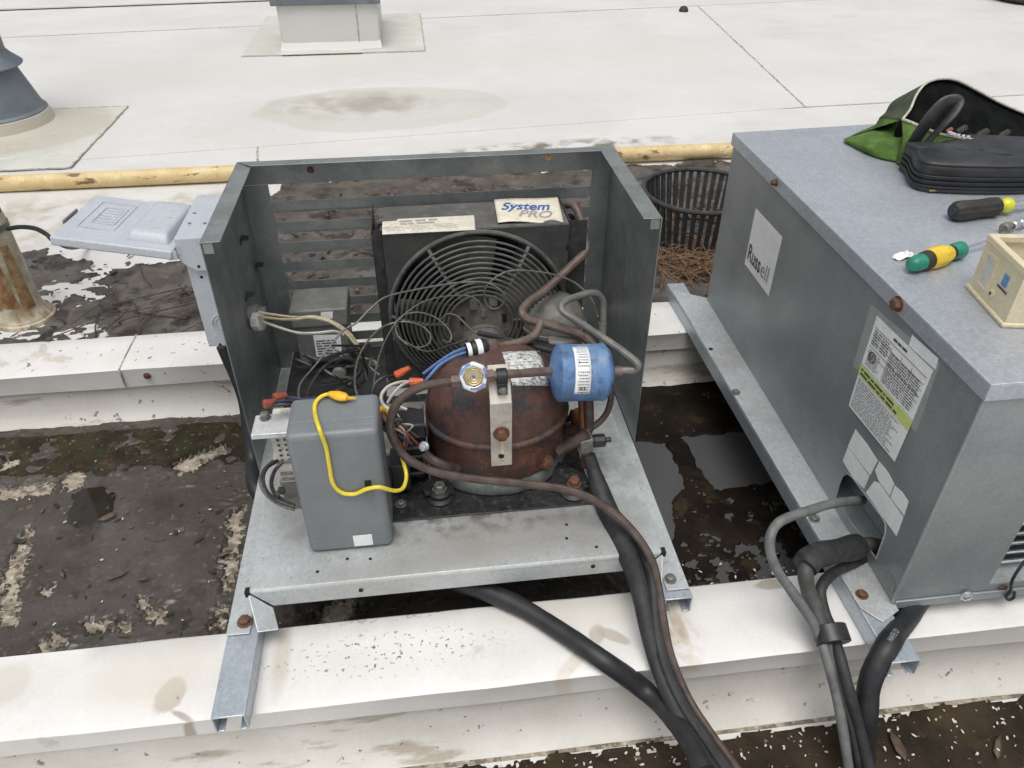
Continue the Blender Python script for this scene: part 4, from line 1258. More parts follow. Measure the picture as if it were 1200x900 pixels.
pr.add([drp(-.001 + .0012 * math.cos(k), -.745 + .028 * math.sin(k), .0471) for k in np.linspace(0, 5.5, 8)], [tuple(range(8))])
obj('bold_print', pr, 'ink', dl)

# ---- sight glass
sg = at(555, 441.5, 'y', .925)
sn = (Vector(CAM) - sg).normalized()
sn = (sn + Vector((0, 0, .05))).normalized()
sight = obj('sight_glass', MB().lathe([(.016, -.022), (.018, -.012), (.0235, -.010), (.0245, -.004), (.0235, .0), (.0215, .0018), (.016, .0018), (.0155, .0005)], sg, sn, 8), 'chrome', A, .0012)
obj('lens', MB().lathe([(.0145, .0008), (.013, .0024), (.006, .0034), (.0005, .0038)], sg, sn, 32), 'glass', sight)
for r in (.0125, .0088, .0050):
    obj('print_ring', MB().ringtube(sg + sn * .0034, sn.orthogonal(), sn.cross(sn.orthogonal()), r, .0008, 32, 5), 'brass', sight)
ud = sn.orthogonal().normalized()
wd = sn.cross(ud)
for a0, a1, mm in [(.35, 1.6, 'ring_blue'), (2.0, 2.9, 'ring_blue'), (4.0, 5.2, 'blue_logo')]:
    mb = MB()
    m_ = 12
    for k in range(m_):
        t0, t1 = a0 + (a1 - a0) * k / m_, a0 + (a1 - a0) * (k + 1) / m_
        f = lambda t, r: sg + sn * .0024 + (ud * math.cos(t) + wd * math.sin(t)) * r
        mb.add([f(t0, .0165), f(t1, .0165), f(t1, .0205), f(t0, .0205)], [(0, 1, 2, 3)])
    obj('print_band', mb, mm, sight)
obj('lens_dot', MB().lathe([(.0026, .0036), (.0026, .0044)], sg, sn, 12), 'ink_blue', sight)

# ---- receiver behind, with a neck ring and valve
rc = Vector((.232, 1.235, 0))
rec = obj('receiver', MB().lathe([(.058, .085), (.058, .222), (.0595, .228), (.0605, .238), (.0595, .243), (.057, .254), (.051, .266), (.040, .278), (.026, .286), (.012, .290), (.001, .291)], rc, Z_, 40), 'receiver', A, ang=50)
obj('receiver_band', MB().lathe([(.0595, .226), (.0630, .227), (.0630, .234), (.0595, .235)], rc, Z_, 40, cap0=False, cap1=False), 'receiver', rec)
p = at(660, 400, 'y', 1.12)
obj('valve_plate', MB().slab([at(642, 398, 'y', 1.10), at(680, 398, 'y', 1.10), at(678, 402, 'y', 1.08), at(660, 406, 'y', 1.07), at(643, 404, 'y', 1.08)], (0, .004, .006)), 'grey_old', A, .002)

# ---- copper lines
line('hot_gas_line', [(661, 240, 1.36), (671, 240, 1.34), (677, 247, 1.32), (682, 262, 1.305), (687, 282, 1.29), (685, 296, 1.275), (668, 313, 1.25), (640, 339, 1.21), (618, 356, 1.17), (612, 366, 1.15), (618, 374, 1.14), (632, 378, 1.125), (655, 384, 1.10), (680, 393, 1.08), (692, 402, 1.06), (697, 413, 1.05), (698, 430, 1.045)], .0078, 'copper', A, 10)
line('switch_line', [(634, 377, 1.12), (630, 388, 1.10), (622, 396, 1.085), (606, 402, 1.07), (590, 405, 1.06), (572, 407, 1.05)], .0072, 'copper', A, 10)
line('drier_inlet', [(705, 432, 1.10), (705, 412, 1.11), (706, 392, 1.12), (707, 366, 1.13), (706, 352, 1.135), (701, 345, 1.135), (692, 343, 1.13), (678, 347, 1.12), (664, 352, 1.10), (658, 359, 1.09), (661, 366, 1.08), (678, 377, 1.06), (704, 394, 1.02), (730, 412, .99), (745, 424, .975), (748, 430, .97), (743, 434, .972), (730, 434, .975), (716, 435.5, .975)], .0062, 'tube_grey', A, 10)
obj('coupling', MB().tube([at(705.5, 391, 'y', 1.119), at(706, 378, 'y', 1.124)], .0080, 12), 'tube_grey', A)
obj('coupling', MB().tube([at(718, 435.5, 'y', .975), at(728, 435, 'y', .975)], .0085, 12), 'copper', A)
line('liquid_tube', [(645, 435, .968), (628, 436, .955), (612, 437.5, .94), (600, 438, .93), (588, 439, .925), (574, 441, .925)], .0068, 'copper', A, 10)
obj('coupling', MB().tube([at(579, 440, 'y', .925), at(571, 441, 'y', .925)], .0105, 6), 'copper', A)
obj('coupling', MB().tube([at(539, 446, 'y', .925), at(529, 447, 'y', .925)], .0095, 6), 'copper', A)
# pressure switch with a silver band and two blue wires
s0, s1 = at(546, 411, 'y', 1.042), at(570, 406, 'y', 1.05)
sax = s1 - s0
sl = sax.length
sw = obj('pressure_switch', MB().lathe([(.009, -.001), (.0115, 0), (.0115, .009), (.0135, .0095), (.0145, .012), (.0145, sl - .004), (.0125, sl), (.008, sl + .001)], s0, sax, 24), 'rubber', A)
obj('switch_band', MB().lathe([(.0150, sl * .48), (.0150, sl * .74)], s0, sax, 24, cap0=False, cap1=False), 'label_white', sw)
obj('switch_tag', MB().lathe([(.0122, .001), (.0122, .008)], s0, sax, 24, cap0=False, cap1=False), 'label_white', sw)
obj('flare_nut', MB().lathe([(.0085, 0), (.0115, .002), (.0115, .015), (.0095, .017)], at(571, 406, 'y', 1.05), at(588, 404, 'y', 1.058) - at(571, 406, 'y', 1.05), 6), 'copper', sw)
line('wire', [(548, 407, 1.04), (530, 414, 1.05), (512, 426, 1.05), (496, 438, 1.05)], .0026, 'blue_wire', A, 6)
line('wire', [(548, 412, 1.04), (532, 418, 1.045), (515, 428, 1.04), (503, 441, 1.03), (496, 449, 1.03)], .0026, 'blue_wire', A, 6)

# right-hand valve group between compressor and drier
line('suction_elbow', [(655, 528, .965), (668, 521, .96), (680, 514, .955), (688, 508, .955)], .0105, 'copper_dark', A, 12)
line('suction_stub', [(660, 504, 1.02), (676, 505, 1.0), (686, 505, .985)], .010, 'copper_dark', A, 12)
line('riser', [(682, 462, 1.02), (683, 480, 1.01), (684, 500, .99), (685, 512, .97)], .0075, 'copper_bright', A, 10)
line('riser', [(689, 460, 1.0), (690, 482, .985), (690, 502, .975), (684, 514, .965), (678, 520, .96)], .0085, 'copper_dark', A, 12)
line('loop_tube', [(715, 452, .985), (716, 466, .985), (712, 482, .985), (703, 494, .98), (692, 502, .975)], .0055, 'copper_dark', A, 10)
obj('solder_bell', MB().lathe([(.0125, 0), (.0135, .01), (.0125, .035), (.009, .04)], at(677, 502, 'y', 1.03), Z_, 20), 'copper_bright', A)
vb = at(687, 518, 'y', .955)
val = obj('service_valve', MB().box(vb.x - .012, vb.x + .011, vb.y - .011, vb.y + .012, vb.z - .018, vb.z + .013), 'bolt', A, .004)
obj('valve_cap', MB().lathe([(.008, 0), (.0115, .002), (.0115, .020), (.009, .022), (.0045, .023), (.0045, .032)], vb + Vector((.010, 0, .001)), X_, 10), 'rubber', val)
obj('valve_port', MB().lathe([(.008, 0), (.008, .028), (.010, .03), (.010, .036)], vb + Vector((0, -.004, -.05)), Z_, 10), 'copper_dark', val)
line('relay_bracket', [(655, 492, 1.05), (668, 490, 1.04), (672, 482, 1.04)], .006, 'rubber', A)

# ---- control box (grey cover) and the pressure control behind it
bxl, bxr, byf, bzt = -.2125, -.0845, .842, .318
byb = at(345, 466, 'z', bzt).y
CSY = at(385, 493, 'z', bzt).y
cbx = obj('control_box', MB().box(bxl, bxr, byf, byb, ZP + .0012, bzt), 'grey_box', A, .009, seg=4)
obj('cover_seam', MB().box(bxl + .004, bxr - .004, CSY, CSY + .0012, bzt - .012, bzt + .0005), 'ink_grey', cbx)
lb = at(425.5, 633, 'y', byf)
obj('blank_label', MB().box(lb.x - .0145, lb.x + .0145, byf - .0007, byf + .0005, lb.z - .0115, lb.z + .0115), 'label_white', cbx)
sp_ = at(432, 571, 'y', byf)
obj('tab_slot', MB().box(sp_.x - .005, sp_.x + .005, byf - .0006, byf + .0008, sp_.z - .002, sp_.z + .014), 'dark', cbx)
obj('slot_tab', MB().slab([(sp_.x - .007, byf - .0065, sp_.z - .016), (sp_.x + .004, byf - .0065, sp_.z - .010), (sp_.x + .004, byf - .001, sp_.z + .003), (sp_.x - .003, byf - .001, sp_.z + .001)], (0, .001, .0005)), 'grey_old', cbx)
pc = obj('pressure_control', MB().box(-.264, -.2125, .965, 1.02, .122, .236), 'white_tab', A, .002)
obj('control_body', MB().box(-.268, -.213, .970, 1.03, ZP + .001, .1215), 'grey_old', pc, .002)
obj('top_plate', MB().box(-.288, -.2115, .950, 1.0, .2375, .2395), 'white_metal', pc, .001)
obj('plate_lip', MB().box(-.288, -.2115, .950, .9518, .231, .237), 'white_metal', pc)
hexbolt(pc, at(311, 490, 'z', .2396), Z_, .0068, .010, 'bolt', 'adjust_screw')
for r in range(6):
    for c in range(4):
        obj('terminal_slot', MB().box(-.256 + c * .011, -.256 + c * .011 + .0045, .9642, .966, .222 - r * .0105, .226 - r * .0105), 'ink', pc)
for k, (zz, w) in enumerate([(.165, .03), (.14, .02), (.128, .034)]):
    obj('terminal_bar', MB().box(-.262, -.262 + w, .9625, .9655, zz, zz + .006), 'bolt', pc, .001)
obj('foot_plate', MB().box(-.262, -.2, .945, .97, ZP + .001, ZP + .003), 'bolt', pc)
line('wire', [(325, 540, .955), (313, 548, .93), (308, 560, .91), (312, 575, .89), (325, 586, .86), (345, 594, .85)], .0032, 'black_wire', A, 7)
line('wire', [(331, 541, .955), (322, 552, .94), (318, 566, .91), (322, 578, .88), (334, 588, .86), (346, 593, .855)], .0032, 'black_wire', A, 7)
line('wire', [(320, 540, .955), (309, 551, .93), (305, 563, .905), (311, 578, .885), (326, 590, .86), (345, 597, .85)], .0028, 'grey_wire', A, 7)
zt_ = at(326, 578, 'y', .87)
obj('zip_tie', MB().ringtube(zt_, Vector((.5, 0, .8)), Vector((0, 1, 0)), .0072, .002, 16, 6).box(zt_.x + .002, zt_.x + .011, zt_.y - .006, zt_.y + .002, zt_.z + .002, zt_.z + .011), 'black_wire', A)
# wire nuts and loose leads
def nut(p0, p1, m='orange', par=A):
    p0, p1 = at(*p0[:2], 'y', p0[2]), at(*p1[:2], 'y', p1[2])
    L = (p1 - p0).length
    return obj('wire_nut', MB().lathe([(.0040, 0), (.0045, L * .15), (.0065, L * .55), (.0074, L * .95), (.0066, L), (.003, L * .98)], p0, p1 - p0, 10), m, par)
nut((480, 431, 1.05), (464, 440, 1.05))
nut((496, 446, 1.02), (480, 448, 1.02))
nut((336, 463, 1.0), (321, 466, .99), 'red_dull')
nut((323, 470, .985), (309, 474, .975), 'red_dull')
nut((446, 481, .93), (441, 492, .93), 'red_dull')
nut((451, 488, .95), (446, 499, .95), 'red_dull')
line('wire', [(480, 447, 1.02), (468, 448, 1.01), (455, 453, 1.0), (447, 463, .99), (449, 474, .98), (460, 482, .97), (467, 490, .965), (465, 498, .96)], .0028, 'white_wire', A, 6)
line('wire', [(480, 447, 1.02), (470, 452, 1.0), (461, 461, .99), (454, 472, .985)], .0024, 'white_wire', A, 6)
line('wire', [(462, 473, .985), (470, 477, .98), (477, 480, .975)], .0022, 'white_wire', A, 6)
for pts in [[(464, 440, 1.05), (450, 442, 1.03), (440, 450, 1.02), (436, 462, 1.0), (440, 474, .97), (447, 486, .95)], [(464, 441, 1.05), (454, 450, 1.03), (447, 462, 1.01), (443, 472, .98)], [(452, 492, .94), (462, 500, .95), (470, 508, .96), (478, 512, .965)], [(447, 500, .93), (458, 510, .94), (466, 520, .95), (474, 530, .96)], [(455, 484, .95), (466, 490, .96), (474, 496, .97), (482, 500, .97)]]:
    line('wire', pts, .0026, 'black_wire', A, 6)
for pts, mm in [([(321, 466, .99), (338, 466, 1.0), (355, 468, 1.0), (372, 466, 1.01)], 'navy_wire'), ([(322, 471, .98), (340, 470, .99), (358, 471, 1.0), (370, 470, 1.0)], 'navy_wire'), ([(318, 475, .98), (334, 474, .98), (352, 475, .99)], 'black_wire'), ([(350, 470, 1.0), (352, 450, 1.05), (372, 425, 1.1), (400, 390, 1.15), (418, 378, 1.17), (436, 360, 1.19), (455, 347, 1.2), (500, 337, 1.19), (540, 331, 1.18), (568, 331, 1.175), (584, 338, 1.17), (592, 348, 1.165), (586, 360, 1.165), (575, 361, 1.17), (568, 350, 1.175), (571, 334, 1.18), (590, 320, 1.19), (612, 317, 1.195), (650, 322, 1.2), (676, 333, 1.19), (694, 352, 1.16), (701, 372, 1.13)], 'grey_wire'),
                ([(358, 474, .99), (364, 452, 1.05), (380, 430, 1.1), (398, 421, 1.13), (414, 422, 1.14), (426, 432, 1.14), (430, 445, 1.13)], 'black_wire'),
                ([(422, 472, .98), (416, 452, 1.02), (418, 426, 1.08), (428, 404, 1.13), (442, 388, 1.16), (456, 380, 1.18), (475, 377, 1.18), (494, 382, 1.18), (504, 392, 1.17), (503, 402, 1.16), (492, 407, 1.15), (478, 404, 1.15), (466, 393, 1.16), (464, 380, 1.175), (472, 370, 1.185), (490, 366, 1.19), (510, 372, 1.19), (524, 384, 1.18), (529, 394, 1.17), (526, 401, 1.16), (518, 399, 1.16)], 'grey_wire'),
                ([(516, 375, 1.19), (524, 368, 1.19), (535, 370, 1.18), (546, 380, 1.16), (556, 389, 1.14), (568, 392, 1.13)], 'grey_wire')]:
    line('wire', pts, .0018 if mm == 'grey_wire' else .003, mm, A, 6)
line('cable_sheath', [(560, 390, 1.135), (578, 394, 1.12), (600, 399, 1.10), (622, 405, 1.09), (645, 411, 1.08), (662, 414, 1.07)], .0048, 'rubber', A, 8)
rgw = random.Random(11)
for i in range(16):
    ax_, ay_ = rgw.uniform(446, 470), rgw.uniform(478, 500)
    bx_, by_ = rgw.uniform(470, 492), rgw.uniform(505, 540)
    mx_, my_ = (ax_ + bx_) / 2 + rgw.uniform(-16, 16), (ay_ + by_) / 2 + rgw.uniform(-16, 10)
    line('wire', [(ax_, ay_, .945), ((ax_ + mx_) / 2 + rgw.uniform(-5, 5), (ay_ + my_) / 2 + rgw.uniform(-6, 6), .94), (mx_, my_, .935), (bx_, by_, .95)], rgw.uniform(.0014, .0026), rgw.choice(['black_wire', 'black_wire', 'grey_wire', 'tan_wire', 'navy_wire', 'white_wire', 'red_dull']), A, 6)
for i in range(10):
    ax_, ay_ = rgw.uniform(352, 425), rgw.uniform(415, 450)
    pts = [(ax_, ay_, 1.22)]
    for k in range(4):
        ax_ += rgw.uniform(-26, 30)
        ay_ += rgw.uniform(-12, 14)
        pts.append((min(445, max(345, ax_)), min(462, max(405, ay_)), 1.21 - k * .02))
    line('wire', pts, rgw.uniform(.0018, .0032), rgw.choice(['black_wire', 'black_wire', 'grey_wire', 'rubber']), A, 6)
line('wire', [(436, 470, 1.0), (441, 430, 1.08), (452, 398, 1.14), (470, 372, 1.18), (500, 352, 1.2), (540, 346, 1.19), (560, 352, 1.18), (566, 366, 1.17)], .0014, 'grey_wire', A, 6)
line('wire', [(470, 398, 1.16), (500, 412, 1.13), (530, 404, 1.12), (548, 398, 1.12)], .0022, 'black_wire', A, 6)
# bushing in the side panel with three leads
bp = at(297, 370, 'x', -.325)
bsh = obj('cable_bushing', MB().lathe([(.022, -.006), (.022, .010), (.016, .012), (.016, .024), (.012, .025)], bp, X_, 20), 'grey_old', A)
obj('bushing_nut', MB().lathe([(.018, .006), (.018, .019), (.0145, .021)], bp + Vector((0, -.013, -.003)), Vector((1, -.4, .1)), 8), 'white_plastic', bsh)
line('wire', [(303, 366, 1.24), (330, 370, 1.24), (350, 372, 1.23), (368, 371, 1.225), (390, 377, 1.22), (410, 391, 1.21), (422, 408, 1.20)], .0026, 'tan_wire', A, 6)
line('wire', [(303, 371, 1.24), (330, 374, 1.23), (348, 374, 1.22), (364, 372, 1.22), (386, 377, 1.21), (404, 389, 1.20), (418, 405, 1.19)], .0026, 'tan_wire', A, 6)
line('wire', [(306, 376, 1.24), (328, 384, 1.23), (350, 390, 1.22), (372, 390, 1.21), (392, 388, 1.21), (404, 392, 1.20)], .0026, 'white_wire', A, 6)
# junction box in the far left corner, low grey box, small clutter
jb = obj('junction_box', MB().box(-.264, -.163, 1.305, 1.385, .128, .212), 'grey_old', A, .003)
obj('box_lid', MB().box(-.268, -.158, 1.300, 1.390, .2125, .252), 'grey_old', jb, .004)
q = [at(367, 393, 'y', 1.3045), at(399, 392, 'y', 1.3045), at(401, 417, 'y', 1.3045), at(371, 418, 'y', 1.3045)]
jl = obj('box_label', MB().slab(q, (0, -.0006, 0)), 'label_white', jb)
small_print(jl, q[3] + Vector((.004, -.0008, .004)), X_, Z_, .042, .036, 6, 'ink', 8, .45)
q = [at(376, 366, 'y', 1.2995), at(390, 365, 'y', 1.2995), at(390, 373, 'y', 1.2995), at(376, 374, 'y', 1.2995)]
obj('box_label', MB().slab(q, (0, -.0006, 0)), 'label_white', jb)
obj('box_knob', MB().lathe([(.014, 0), (.014, .012), (.010, .016)], at(398, 436, 'y', 1.30), (0, -1, .3), 16), 'grey_old', jb)
obj('relay_box', MB().box(-.195, -.012, 1.02, 1.165, ZP + .001, .122), 'grey_old', A, .008, seg=3)
obj('rear_shade_sheet', MB().box(-.297, -.098, 1.17, 1.42, ZP + .0005, ZP + .003), 'black_metal', A)  # added dark sheet standing in for panel shade and dirt on the pan
for pts in [[(395, 412, 1.24), (410, 420, 1.23), (420, 436, 1.22), (414, 446, 1.21), (398, 446, 1.21), (380, 448, 1.21)], [(405, 405, 1.24), (424, 420, 1.23), (430, 440, 1.22), (420, 452, 1.2)], [(422, 405, 1.2), (426, 425, 1.2), (418, 440, 1.19), (400, 450, 1.18)]]:
    line('wire', pts, .003, 'black_wire', A, 6)

# ---- black conduit hanging outside the left panel
cd = obj('conduit', MB().tube(spline([at(262, 405, 'y', 1.27), at(285, 460, 'y', 1.25), at(292, 500, 'y', 1.22), at(296, 540, 'y', 1.18), at(301, 575, 'y', 1.10), Vector((-.30, 1.06, -.07)), Vector((-.22, 1.04, -.13))], 8), .014, 14), 'rubber')
tag(cd, 'black conduit hanging below the disconnect box beside the left panel', 'conduit')

# ------------------------------------------------------------------ disconnect switch box with its lid swung open
D = thing('disconnect_box', 'pale grey electrical disconnect box with its lid swung open, on the left panel', 'electrical box', (-.37, 1.29, .24))
zt = .4575
obj('box_hood', MB().slab([(-.404, 1.200, zt), (-.336, 1.200, zt), (-.336, 1.385, zt), (-.404, 1.385, zt)], (0, 0, -.0025))
    .slab([(-.404, 1.1995, zt), (-.336, 1.1995, zt), (-.336, 1.1995, .398), (-.382, 1.1995, .398), (-.398, 1.1995, .412), (-.404, 1.1995, .420)], (0, .0022, 0))
    .box(-.404, -.402, 1.2018, 1.385, .420, zt - .0025), 'disc', D, .0015)
lower = obj('box_body', MB().box(-.398, -.336, 1.2075, 1.385, .243, .418), 'disc', D, .002)
kp = at(262, 379, 'y', 1.207)
for r in (.019, .014):
    obj('knockout', MB().ringtube((kp.x, 1.2068, kp.z), X_, Z_, r, .0012, 28, 6), 'disc', lower)
for q in [(258, 404), (236, 325), (234, 310)]:
    p = at(*q, 'y', 1.2065)
    dot(lower, Vector((p.x, 1.2075 if q[1] > 315 else 1.1995, p.z)), (0, -1, 0), .0026)
for q in [(222, 262), (228, 250), (240, 262)]:
    dot(D, at(*q, 'z', zt), Z_, .003, 'rivet', 'stack', .001)
obj('mount_bracket', MB().box(-.372, -.336, 1.225, 1.24, .225, .2425), 'galv', D)
# lid, hinged on the left edge of the hood and tilted up outwards
HP = at(201, 295, 'y', 1.185)
lu = (at(57, 277, 'y', 1.205) - HP)
LW = lu.length
lu.normalize()
lv = Vector((0, 1, 0)) - lu * lu.y
lv.normalize()
ln_ = lv.cross(lu) * -1
if ln_.z < 0:
    ln_ = -ln_
def L3(u, v, w):
    return HP + lu * u + lv * v + ln_ * w
LH = .178
lid = obj('open_lid', MB().hexa([L3(0, 0, -.016), L3(LW, 0, -.016), L3(LW, LH, -.016), L3(0, LH, -.016), L3(0, 0, 0), L3(LW, 0, 0), L3(LW, LH, 0), L3(0, LH, 0)]), 'disc', D, .003)
def bump(u, v):
    e = 2.6
    a, b = abs(2 * u - 1), abs(2 * v - 1)
    h = max(0, 1 - max(a, b) ** 8) ** .5 * .016
    return L3(.012 + u * .066, .022 + v * .145, h + .0002)
obj('lid_bulge', MB().grid(bump, 20, 26), 'disc', lid, ang=70)
def frame(u0, u1, v0, v1, w, name, par, m='disc', h=.0014):
    mb = MB()
    for a, b, c, d in ((u0, u1, v0, v0 + w), (u0, u1, v1 - w, v1), (u0, u0 + w, v0 + w, v1 - w), (u1 - w, u1, v0 + w, v1 - w)):
        mb.hexa([L3(a, c, -.001), L3(b, c, -.001), L3(b, d, -.001), L3(a, d, -.001), L3(a, c, h), L3(b, c, h), L3(b, d, h), L3(a, d, h)])
    return obj(name, mb, m, par)
frame(LW - .082, LW - .022, .045, .150, .0022, 'embossed_frame', lid)
frame(LW - .074, LW - .036, .066, .130, .0022, 'embossed_mark', lid)
for k in range(5):
    v = .074 + k * .011
    mb = MB().hexa([L3(LW - .069, v, -.001), L3(LW - .041, v, -.001), L3(LW - .041, v + .004, -.001), L3(LW - .069, v + .004, -.001), L3(LW - .069, v, .0012), L3(LW - .041, v, .0012), L3(LW - .041, v + .004, .0012), L3(LW - .069, v + .004, .0012)])
    obj('embossed_bar', mb, 'disc', lid)
obj('lid_latch', MB().hexa([L3(LW, .055, -.006), L3(LW + .003, .055, -.006), L3(LW + .003, .105, -.006), L3(LW, .105, -.006), L3(LW, .055, .003), L3(LW + .003, .055, .003), L3(LW + .003, .105, .003), L3(LW, .105, .003)]), 'bolt', lid)
obj('hinge', MB().tube([L3(-.002, .004, -.012), L3(-.002, LH - .004, -.012)], .004, 8), 'disc', D)
hb = at(203, 299, 'y', 1.19)
obj('hinge_tab', MB().box(hb.x - .008, hb.x + .006, hb.y - .002, hb.y + .004, hb.z - .008, hb.z + .006), 'galv_rail', D)

# ------------------------------------------------------------------ yellow jumper lead
J = thing('jumper_lead', 'yellow jumper lead with alligator clips looped over the grey control box', 'jumper lead', at(395, 470, 'z', bzt))
yf = byf - .0035
line('lead', [(405, 463, 'z', bzt + .008), (392, 461, 'z', bzt + .010), (378, 464, 'z', bzt + .007), (370, 472, 'z', bzt + .004), (369, 484, 'z', bzt + .0035), (374, 502, 'y', yf - .002), (382, 524, 'y', yf), (386, 546, 'y', yf), (390, 566, 'y', yf), (400, 577, 'y', yf), (415, 579, 'y', yf), (430, 573, 'y', yf - .004), (445, 571, 'y', yf - .006), (462, 575, .845), (472, 572, .86), (476, 560, .88), (474, 546, .895), (467, 524, .91), (461, 505, .925), (459, 492, .935), (453, 482, .935), (445, 478, .925), (441, 478, .92)], .0030, 'yellow', J, 8, 8)
cp0, cp1 = at(385, 461, 'z', bzt + .010), at(407, 466.5, 'z', bzt + .009)
ca = cp1 - cp0
obj('clip_boot', MB().lathe([(.0035, 0), (.0055, ca.length * .12), (.0085, ca.length * .5), (.0080, ca.length * .8), (.0052, ca.length)], cp0, ca, 12, .75), 'yellow_clip', J)
obj('clip_jaw', MB().tube([cp1, at(417, 467, 'z', bzt + .006)], [.003, .0012], 6), 'yellow_clip', J)
cp0, cp1 = at(448, 478, 'y', .927), at(440, 482, 'y', .922)
obj('clip_boot', MB().lathe([(.0035, 0), (.006, .006), (.0065, .012), (.003, .016)], cp0, cp1 - cp0, 10), 'yellow_clip', J)

# ------------------------------------------------------------------ lines leaving the open unit
o = line('insulated_suction_line', [(690, 533, .945), (696, 552, .93), (702, 572, .905), (712, 598, .87), (724, 624, .83), (736, 650, .785), (746, 676, .74), (753, 705, .70), (760, 740, .665), (772, 782, .625), (792, 830, .575), (816, 872, .53), (842, 915, .49)], [.011, .012, .016, .0175, .018, .0175, .0155, .0140, .0130, .0125, .012, .012, .012], 'foam', None, 14)
tag(o, 'thick black foam insulated line running out over the front lip of the open unit', 'refrigerant line')
o = line('liquid_line', [(530, 447, .925), (512, 449, .925), (492, 454, .925), (474, 464, .92), (462, 478, .915), (457, 496, .91), (460, 512, .905), (470, 530, .90), (486, 543, .89), (510, 553, .885), (540, 559, .88), (580, 564, .875), (625, 568, .87), (660, 573, .86), (692, 584, .845), (720, 602, .825), (746, 628, .79), (764, 658, .75), (772, 690, .71), (777, 725, .672), (785, 765, .635), (803, 812, .59), (828, 852, .55), (866, 905, .50)], .0066, 'copper_dark', None, 10)
tag(o, 'bent brown copper line curling from the sight glass around the compressor to the bottom edge', 'copper line')
o = line('thin_black_line', [(700, 572, .90), (716, 596, .87), (738, 622, .83), (758, 655, .765), (766, 690, .712), (769, 730, .672), (778, 775, .625), (798, 822, .578), (826, 866, .532), (856, 908, .492)], .0088, 'foam', None, 10)
tag(o, 'slimmer black line strapped beside the thick insulated one below the open unit', 'refrigerant line')
o = line('black_hose', [(470, 628, 'z', -.02), (500, 655, 'z', -.005), (532, 681, 'z', .010), (566, 692, 'z', .0140), (610, 711, 'z', .0145), (660, 742, 'z', .0145), (710, 776, 'z', .0145), (752, 806, .622), (782, 834, .58), (806, 866, .53), (826, 905, .48)], .0148, 'rubber', None, 16)
tag(o, 'heavy smooth black hose emerging under the open unit and draped over the near sleeper', 'hose')

# ------------------------------------------------------------------ galvanised cabinet on the right
B = thing('condenser_cabinet', 'closed galvanised condenser cabinet with labels on its side and tools on its lid', 'condenser cabinet', (1.15, 1.1, 0))
P0, P1 = Vector((.6685, .672, 0)), Vector((.6900, 1.600, 0))     # foot of the left side: front, back
Q0, Q1 = Vector((1.75, .672, 0)), Vector((1.79, 1.66, 0))
SN = (P1 - P0).cross(Z_).normalized()
if SN.x > 0:
    SN = -SN
ZB, ZL = .041, .432
def S(px, py, lift=0.0):
    return on(px, py, P0, SN) + SN * lift
obj('rail', channel(.6165, .6610, .575, 1.70, .0352), 'galv_rail', B, .0012)
obj('rail', channel(1.62, 1.665, .60, 1.70, .0352), 'galv_rail', B, .0012)
fl = MB().slab([at(1008, 712, 'z', .0385), at(1035, 729, 'z', .0385), (.672, .658, .0385), (.695, 1.61, .0385), (.617, 1.66, .0385)], (0, 0, -.0022))
obj('base_flange', fl, 'galv_pan', B, .0008)
opn = [S(979, 584), S(984, 566), S(988, 557), S(993, 555), S(999, 559), S(1034, 606), S(1038, 614), S(1038, 624), S(1027, 655)]
opn = [Vector((p.x, p.y, max(p.z, ZB + .004))) for p in opn]
up = lambda p, z: Vector((p.x, p.y, z))
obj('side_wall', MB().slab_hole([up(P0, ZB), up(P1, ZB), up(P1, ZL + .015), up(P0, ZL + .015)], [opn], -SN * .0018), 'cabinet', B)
mo = MB()
for i in range(len(opn)):
    pass
obj('opening_trim', MB().tube([p + SN * .0004 for p in opn] + [opn[0] + SN * .0004], .0016, 6), 'cabinet', B)
ww = lambda px, py: at(px, py, 'y', P0.y)
wx0, wz1, wz0 = ww(1156, 690).x, .36, ZB + .016
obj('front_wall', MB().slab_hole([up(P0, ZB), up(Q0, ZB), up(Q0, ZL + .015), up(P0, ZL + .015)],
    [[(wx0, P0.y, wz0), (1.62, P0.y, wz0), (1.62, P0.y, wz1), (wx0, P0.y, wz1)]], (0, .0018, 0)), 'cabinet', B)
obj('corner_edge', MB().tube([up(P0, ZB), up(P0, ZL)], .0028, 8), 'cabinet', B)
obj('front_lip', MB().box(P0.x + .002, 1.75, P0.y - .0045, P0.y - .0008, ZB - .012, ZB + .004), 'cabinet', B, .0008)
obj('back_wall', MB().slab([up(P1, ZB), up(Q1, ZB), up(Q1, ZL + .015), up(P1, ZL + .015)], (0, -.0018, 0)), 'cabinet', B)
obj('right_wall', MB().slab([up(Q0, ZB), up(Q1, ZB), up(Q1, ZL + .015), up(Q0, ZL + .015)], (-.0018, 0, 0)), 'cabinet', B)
obj('cabinet_floor', MB().slab([up(P0, ZB - .001), up(Q0, ZB - .001), up(Q1, ZB - .001), up(P1, ZB - .001)], (0, 0, .0016)), 'galv_pan', B)
obj('inner_duct', MB().box(.72, .735, .70, .98, ZB + .002, .20), 'galv', B)
obj('inner_panel', MB().box(wx0 - .03, 1.70, P0.y + .045, P0.y + .048, ZB + .002, .42), 'panel', B)
for k in range(9):
    z = .062 + k * .0215
    obj('grille_wire', MB().tube([Vector((wx0 + .006 + .005 * k, P0.y + .036, z)), Vector((1.60, P0.y + .036, z))], .0022, 6), 'chrome', B)
    obj('grille_slot', MB().box(wx0 + .004 + .005 * k, 1.6, P0.y + .0435, P0.y + .0445, z - .004, z + .005), 'dark', B)
